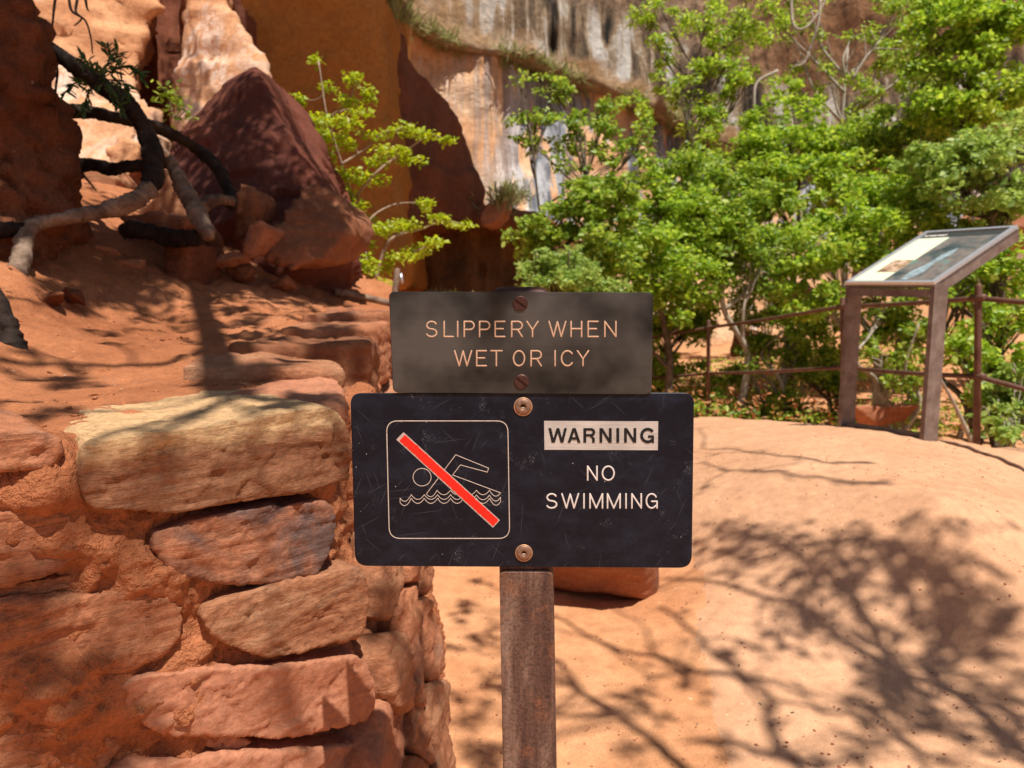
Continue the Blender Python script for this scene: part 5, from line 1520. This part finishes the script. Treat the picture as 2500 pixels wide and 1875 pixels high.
cl = [(1983, 1404, 60, 60), (2060, 1420, 50, 45), (2118, 1390, 45, 40), (2200, 1400, 55, 50), (2288, 1418, 55, 50), (2356, 1465, 45, 40), (2288, 1540, 50, 60), (2230, 1500, 40, 30), (2424, 1567, 55, 50), (2166, 1668, 60, 60), (2274, 1757, 65, 75), (2210, 1720, 45, 40), (2118, 1818, 35, 22), (2410, 1702, 50, 50), (2460, 1740, 40, 40), (1915, 1580, 40, 22), (1556, 1702, 35, 28), (1135, 1485, 45, 40), (1200, 1650, 40, 34), (1160, 1560, 35, 26), (1180, 1850, 50, 45), (1120, 1760, 30, 20),
      (1765, 1290, 40, 30), (1850, 1300, 45, 40), (1930, 1330, 40, 30), (1980, 1325, 40, 30), (2100, 1372, 40, 30), (2040, 1350, 40, 30), (2350, 1440, 40, 30), (2450, 1500, 45, 40), (1710, 1330, 30, 20), (1800, 1350, 35, 24),
      (1715, 1190, 22, 12), (1705, 1045, 20, 12), (1850, 1100, 22, 10), (1960, 1120, 25, 12), (2060, 1128, 22, 10), (1760, 1145, 22, 10), (1930, 1160, 25, 12), (2080, 1178, 22, 10), (1740, 1110, 20, 9), (2150, 1178, 16, 7)]
for k in range(95):
    a = rng.random(); y0 = 1290 + 520 * rng.random() ** 1.1
    cl.append((np.interp(y0, [1290, 1500, 1810], [1750, 2000, 2250]) + rng.uniform(-120, 420), y0, rng.uniform(14, 34), int(rng.uniform(5, 11))))
for k in range(130):
    y0 = rng.uniform(1270, 1860)
    cl.append((rng.uniform(np.interp(y0, [1270, 1500, 1860], [1560, 1620, 1450]), 2500), y0, rng.uniform(14, 30), int(rng.uniform(4, 8))))
for k in range(16):
    cl.append((rng.uniform(1100, 1260), rng.uniform(1420, 1860), rng.uniform(20, 40), 14))
overhead("overhanging_tree", "tree out of view behind the camera on the right, shading the trail", limbs, cl, (3.2, -3.6, 0), (2.4, -2.9, 4.2), .05, 4.3, .5)
limbs = [
    (.034, .046, 'top', [(455, 620), (470, 660), (485, 725), (512, 810), (535, 890), (560, 965)]),
    (.018, .012, None, [(520, 845), (430, 878), (365, 890), (172, 888), (0, 878)]),
    (.022, .010, None, [(500, 780), (620, 800), (720, 815), (830, 822)]),
    (.020, .010, None, [(485, 725), (600, 760), (720, 778), (860, 790)]),
    (.020, .010, None, [(480, 700), (600, 725), (740, 748), (860, 752)]),
    (.016, .008, None, [(500, 690), (600, 700), (720, 716), (850, 728)]),
    (.014, .008, None, [(560, 830), (660, 838), (760, 850), (850, 846)]),
    (.014, .007, None, [(540, 800), (450, 812), (330, 802), (220, 812)]),
    (.018, .008, None, [(470, 680), (560, 672), (680, 682), (800, 706)]),
    (.014, .007, None, [(300, 700), (420, 722), (480, 732)]),
    (.014, .007, None, [(0, 720), (120, 745), (260, 748), (400, 770)]),
    (.016, .009, None, [(560, 965), (640, 972), (730, 985), (800, 975)]),
]
cl = [(142, 929, 45, 34), (740, 976, 34, 34), (700, 985, 26, 20), (795, 965, 30, 26), (560, 930, 40, 30), (700, 880, 40, 22), (640, 905, 30, 16), (330, 730, 55, 30), (400, 780, 45, 20), (560, 760, 50, 30), (640, 740, 55, 30), (700, 720, 60, 34), (760, 760, 50, 26), (800, 800, 45, 26), (650, 690, 60, 40), (600, 650, 60, 40), (500, 640, 60, 44), (420, 660, 60, 40), (340, 640, 60, 40), (240, 660, 50, 26), (740, 690, 50, 30), (70, 1570, 34, 22), (50, 1640, 24, 10), (244, 1800, 26, 14), (240, 1740, 18, 8), (20, 980, 40, 24), (120, 1010, 40, 18), (420, 1180, 12, 4), (690, 1700, 16, 6), (900, 840, 26, 18), (915, 880, 26, 18), (780, 870, 24, 10)]
# the boulder and the hillside rocks stand in dappled shade
for k in range(140):
    x_, y_ = rng.uniform(390, 800), rng.uniform(190, 700)
    if x_ > np.interp(y_, [165, 253, 362, 475, 560, 700], [600, 645, 700, 770, 830, 860]): continue
    cl.append((x_, y_, 55, 34))
for k in range(34):
    cl.append((rng.uniform(0, 150), rng.uniform(0, 560), 70, 34))
for k in range(26):
    cl.append((rng.uniform(150, 420), rng.uniform(440, 640), 50, 24))
for k in range(125):
    if k < 26: cl.append((rng.uniform(640, 850), rng.uniform(440, 650), 46, 28))
    
    cl.append((rng.uniform(120, 840), rng.uniform(570, 725), 50, 30))
for k in range(26):
    cl.append((rng.uniform(430, 920), rng.uniform(700, 840), 36, 18))
for k in range(12):
    cl.append((rng.uniform(0, 460), rng.uniform(720, 960), 26, 10))
for k in range(8):
    cl.append((rng.uniform(930, 1060), rng.uniform(1420, 1860), 20, 9))
for k in range(3):
    cl.append((rng.uniform(0, 330), rng.uniform(1320, 1860), 14, 5))
overhead("overhanging_tree", "tree out of view behind the camera on the left, shading the terrace", limbs, cl, (-3.2, -2.8, 0), (-2.2, -2.0, 3.8), .07, 3.8, 1.0)

# unseen slab added high above, shaped to shade the ochre and dark slabs
reg = [(590, -110, 7.7), (800, -110, 7.9), (1000, -110, 8.6), (1080, 90, 8.9), (1200, 340, 9.3), (1250, 500, 9.7), (1330, 640, 10.6), (1330, 690, 10.6), (1000, 690, 9.2), (960, 680, 7.5), (640, 680, 7.3), (600, 250, 7.6)]
hp = []
for x, y, d in reg:
    h = pt(x, y, d)
    hp.append(h + S * ((9.5 - h[2]) / S[2]))
hp = np.array(hp)
V, F = hull([tuple(p) for p in hp] + [tuple(p + np.array([0, 0, 1.6])) for p in hp])
o = rock("shade_slab", V, F, M['upper'], .12, .08, .9, 501, 0, (2, 2, 2), 2)
tag(o, "unseen rock slab added high above the frame to shade the dark slabs", "rock")

# ================================================================== small growth and litter
def grass(name, region, d, n, h, m):
    P = []
    for k in range(n):
        x0, y0, x1, y1 = region
        P.append(hit(rng.uniform(x0, x1), rng.uniform(y0, y1)))
    P = np.array(P)
    dirs = rng.normal(size=(n, 3)) * .35 + np.array([0, 0, 1.0])
    V, F = leaf_mesh(P, dirs, rng.normal(size=(n, 3)), rng.uniform(.5, 1.2, n) * h, .16)
    return obj(name, V, F, M[m], smooth=False)
# grassy mound in front of the recess wall
P = np.column_stack([rng.uniform(-1.4, .9, 7000), rng.uniform(8.2, 9.0, 7000), np.zeros(7000)])
c0 = pt(1150, 712, 8.6)[2]
mz = c0 + .10 * vnoise(np.column_stack([P[:, 0] * 2, P[:, 1] * 2, P[:, 2]]), 5) - .1
P[:, 2] = mz - rng.uniform(0, .25, len(P))
V, F = leaf_mesh(P, rng.normal(size=P.shape) * .4 + np.array([0, 0, 1.0]), rng.normal(size=P.shape), rng.uniform(.05, .15, len(P)), .2)
o = obj("grass", V, F, M['grass'], smooth=False); tag(o, kind='stuff')
V, F = hull([(-1.7, 8.0, -.4), (1.2, 8.0, -.4), (1.2, 9.4, -.4), (-1.7, 9.4, -.4), (-1.4, 8.3, c0 - .1), (.9, 8.3, c0 - .1), (.9, 9.2, c0 - .02), (-1.4, 9.2, c0 - .02)])
o = rock("mound", V, F, M['ground'], .08, .05, .5, 601); tag(o, kind='structure')
# grass tufts on the ledge line of the cliff
Ps = []
for k in range(2600):
    t = rng.random()
    x = 960 + 760 * t; y = np.interp(x, [960, 1060, 1180, 1300, 1420, 1540, 1640, 1720], [30, 95, 128, 160, 205, 250, 300, 340]) + rng.normal() * 14
    if vnoise(np.array([[x * .02, 0, 0]]), 8)[0] < -.15: continue
    Ps.append(hit(x, y) - ray(x, y) * .05)
for k in range(330):
    Ps.append(hit(rng.normal(1245, 26), rng.normal(485, 16)))
P = np.array(Ps)
V, F = leaf_mesh(P, rng.normal(size=P.shape) * .5 + np.array([0, -.3, .6]), rng.normal(size=P.shape), rng.uniform(.1, .28, len(P)), .14)
o = obj("ledge_grass", V, F, M['grass'], smooth=False); tag(o, kind='stuff')
# dry leaves, low plants and rubble on the slope beyond the railing
n = 9000
x = rng.uniform(1.0, 7.5, n); y = rng.uniform(7.0, 11.5, n)
z = ground_z(x, y)
keep = vnoise(np.column_stack([x * .9, y * .9, x * 0]), 13) > -.2
P = np.column_stack([x, y, z + rng.uniform(0, .22, n)])[keep]
V, F = leaf_mesh(P, rand_dirs(len(P)), leaf_normals(len(P)), rng.uniform(.04, .09, len(P)), .5)
o = obj("ground_cover", V, F, M['leaf_b'], smooth=False); tag(o, kind='stuff')
n = 3500
x = rng.uniform(1.0, 6.0, n); y = rng.uniform(6.6, 11, n)
P = np.column_stack([x, y, ground_z(x, y) + rng.uniform(.0, .35, n)])
V, F = leaf_mesh(P, rand_dirs(n), leaf_normals(n), rng.uniform(.03, .07, n), .5)
o = obj("dry_leaves", V, F, M['dry'], smooth=False); tag(o, kind='stuff')
# orange rocks beyond the railing
for k, (px, py, d, r, lb) in enumerate([(1960, 740, 9.5, .34, "orange boulder showing between the trees above the upper rail"), (2180, 800, 8.5, .22, "pink rock glimpsed between the legs of the information panel"), (1710, 790, 9.2, .20, "pale rock behind the top of the far railing post"), (1850, 840, 8.8, .25, "red rock low behind the rails between far and middle posts"), (2150, 1010, 6.4, .16, "pale grey rock on the ground behind the information panel legs"), (2480, 560, 8.5, .45, "red rock face showing behind the panel's raised corner")]):
    c = pt(px, py, d)
    rr = np.random.default_rng(700 + k)
    V, F = hull([c + rr.normal(size=3) * np.array([r, r * .6, r * .6]) * .9 for _ in range(16)])
    o = rock("slope_rock", V, F, M['stone' if k % 2 == 0 else 'stone_pink'], r * .08, r * .08, r * .8, 710 + k)
    tag(o, lb, "rock")
# pebbles and crumbs on the terrace and the trail
def pebbles(name, spots, m, rmin, rmax):
    Vs, Fs, off = [], [], 0
    ico = bmesh.new(); bmesh.ops.create_icosphere(ico, subdivisions=1, radius=1)
    iv = np.array([v.co[:] for v in ico.verts]); fi = np.array([[v.index for v in f.verts] for f in ico.faces]); ico.free()
    for p in spots:
        r = rng.uniform(rmin, rmax) ** 1.0
        v = iv * (1 + .22 * rng.normal(size=(len(iv), 1))) * np.array([r, r * rng.uniform(.6, 1), r * .55])
        Vs.append(v + p + np.array([0, 0, r * .2])); Fs.append(fi + off); off += len(v)
    o = obj(name, np.vstack(Vs), np.vstack(Fs), m); return tag(o, kind='stuff')
sp1 = []
for k in range(900):
    y = rng.uniform(.9, 3.2); x = np.interp(y, edge_y, edge_x) - .03 - rng.uniform(0, 1.3) ** 1.2
    if vnoise(np.array([[x * 4, y * 4, 0]]), 17)[0] > -.05:
        sp1.append(np.array([x, y, float(terrace_z(np.array([x]), np.array([y]))[0])]))
pebbles("gravel", sp1, M['terrace'], .0015, .007)
n = 260
y = rng.uniform(1.0, 3.4, n); x = np.interp(y, edge_y, edge_x) - .04 - rng.uniform(0, 1.3, n)
P = np.column_stack([x, y, terrace_z(x, y) + .003])
V, F = leaf_mesh(P, np.column_stack([rng.normal(size=(n, 2)), np.zeros(n)]), rng.normal(size=(n, 3)) * .3 + np.array([0, 0, 1.0]), rng.uniform(.008, .028, n), .3)
o = obj("leaf_litter", V, F, M['dry'], smooth=False); tag(o, kind='stuff')
sp2 = []
for k in range(1500):
    x, y = rng.uniform(-.2, 2.4), 1.45 + 2.2 * rng.random() ** 1.6
    sp2.append(np.array([x, y, gz(x, y) + (.006 if x > .6 else 0)]))
pebbles("trail_gravel", sp2, M['stone_pink'], .001, .0045)
n = 150
x = rng.uniform(-.15, 2.3, n); y = 1.45 + 2.2 * rng.random(n) ** 1.4
P = np.column_stack([x, y, ground_z(x, y) + .009])
V, F = leaf_mesh(P, np.column_stack([rng.normal(size=(n, 2)), np.zeros(n)]), rng.normal(size=(n, 3)) * .25 + np.array([0, 0, 1.0]), rng.uniform(.004, .016, n), .3)
o = obj("trail_litter", V, F, M['bark'], smooth=False); tag(o, kind='stuff')
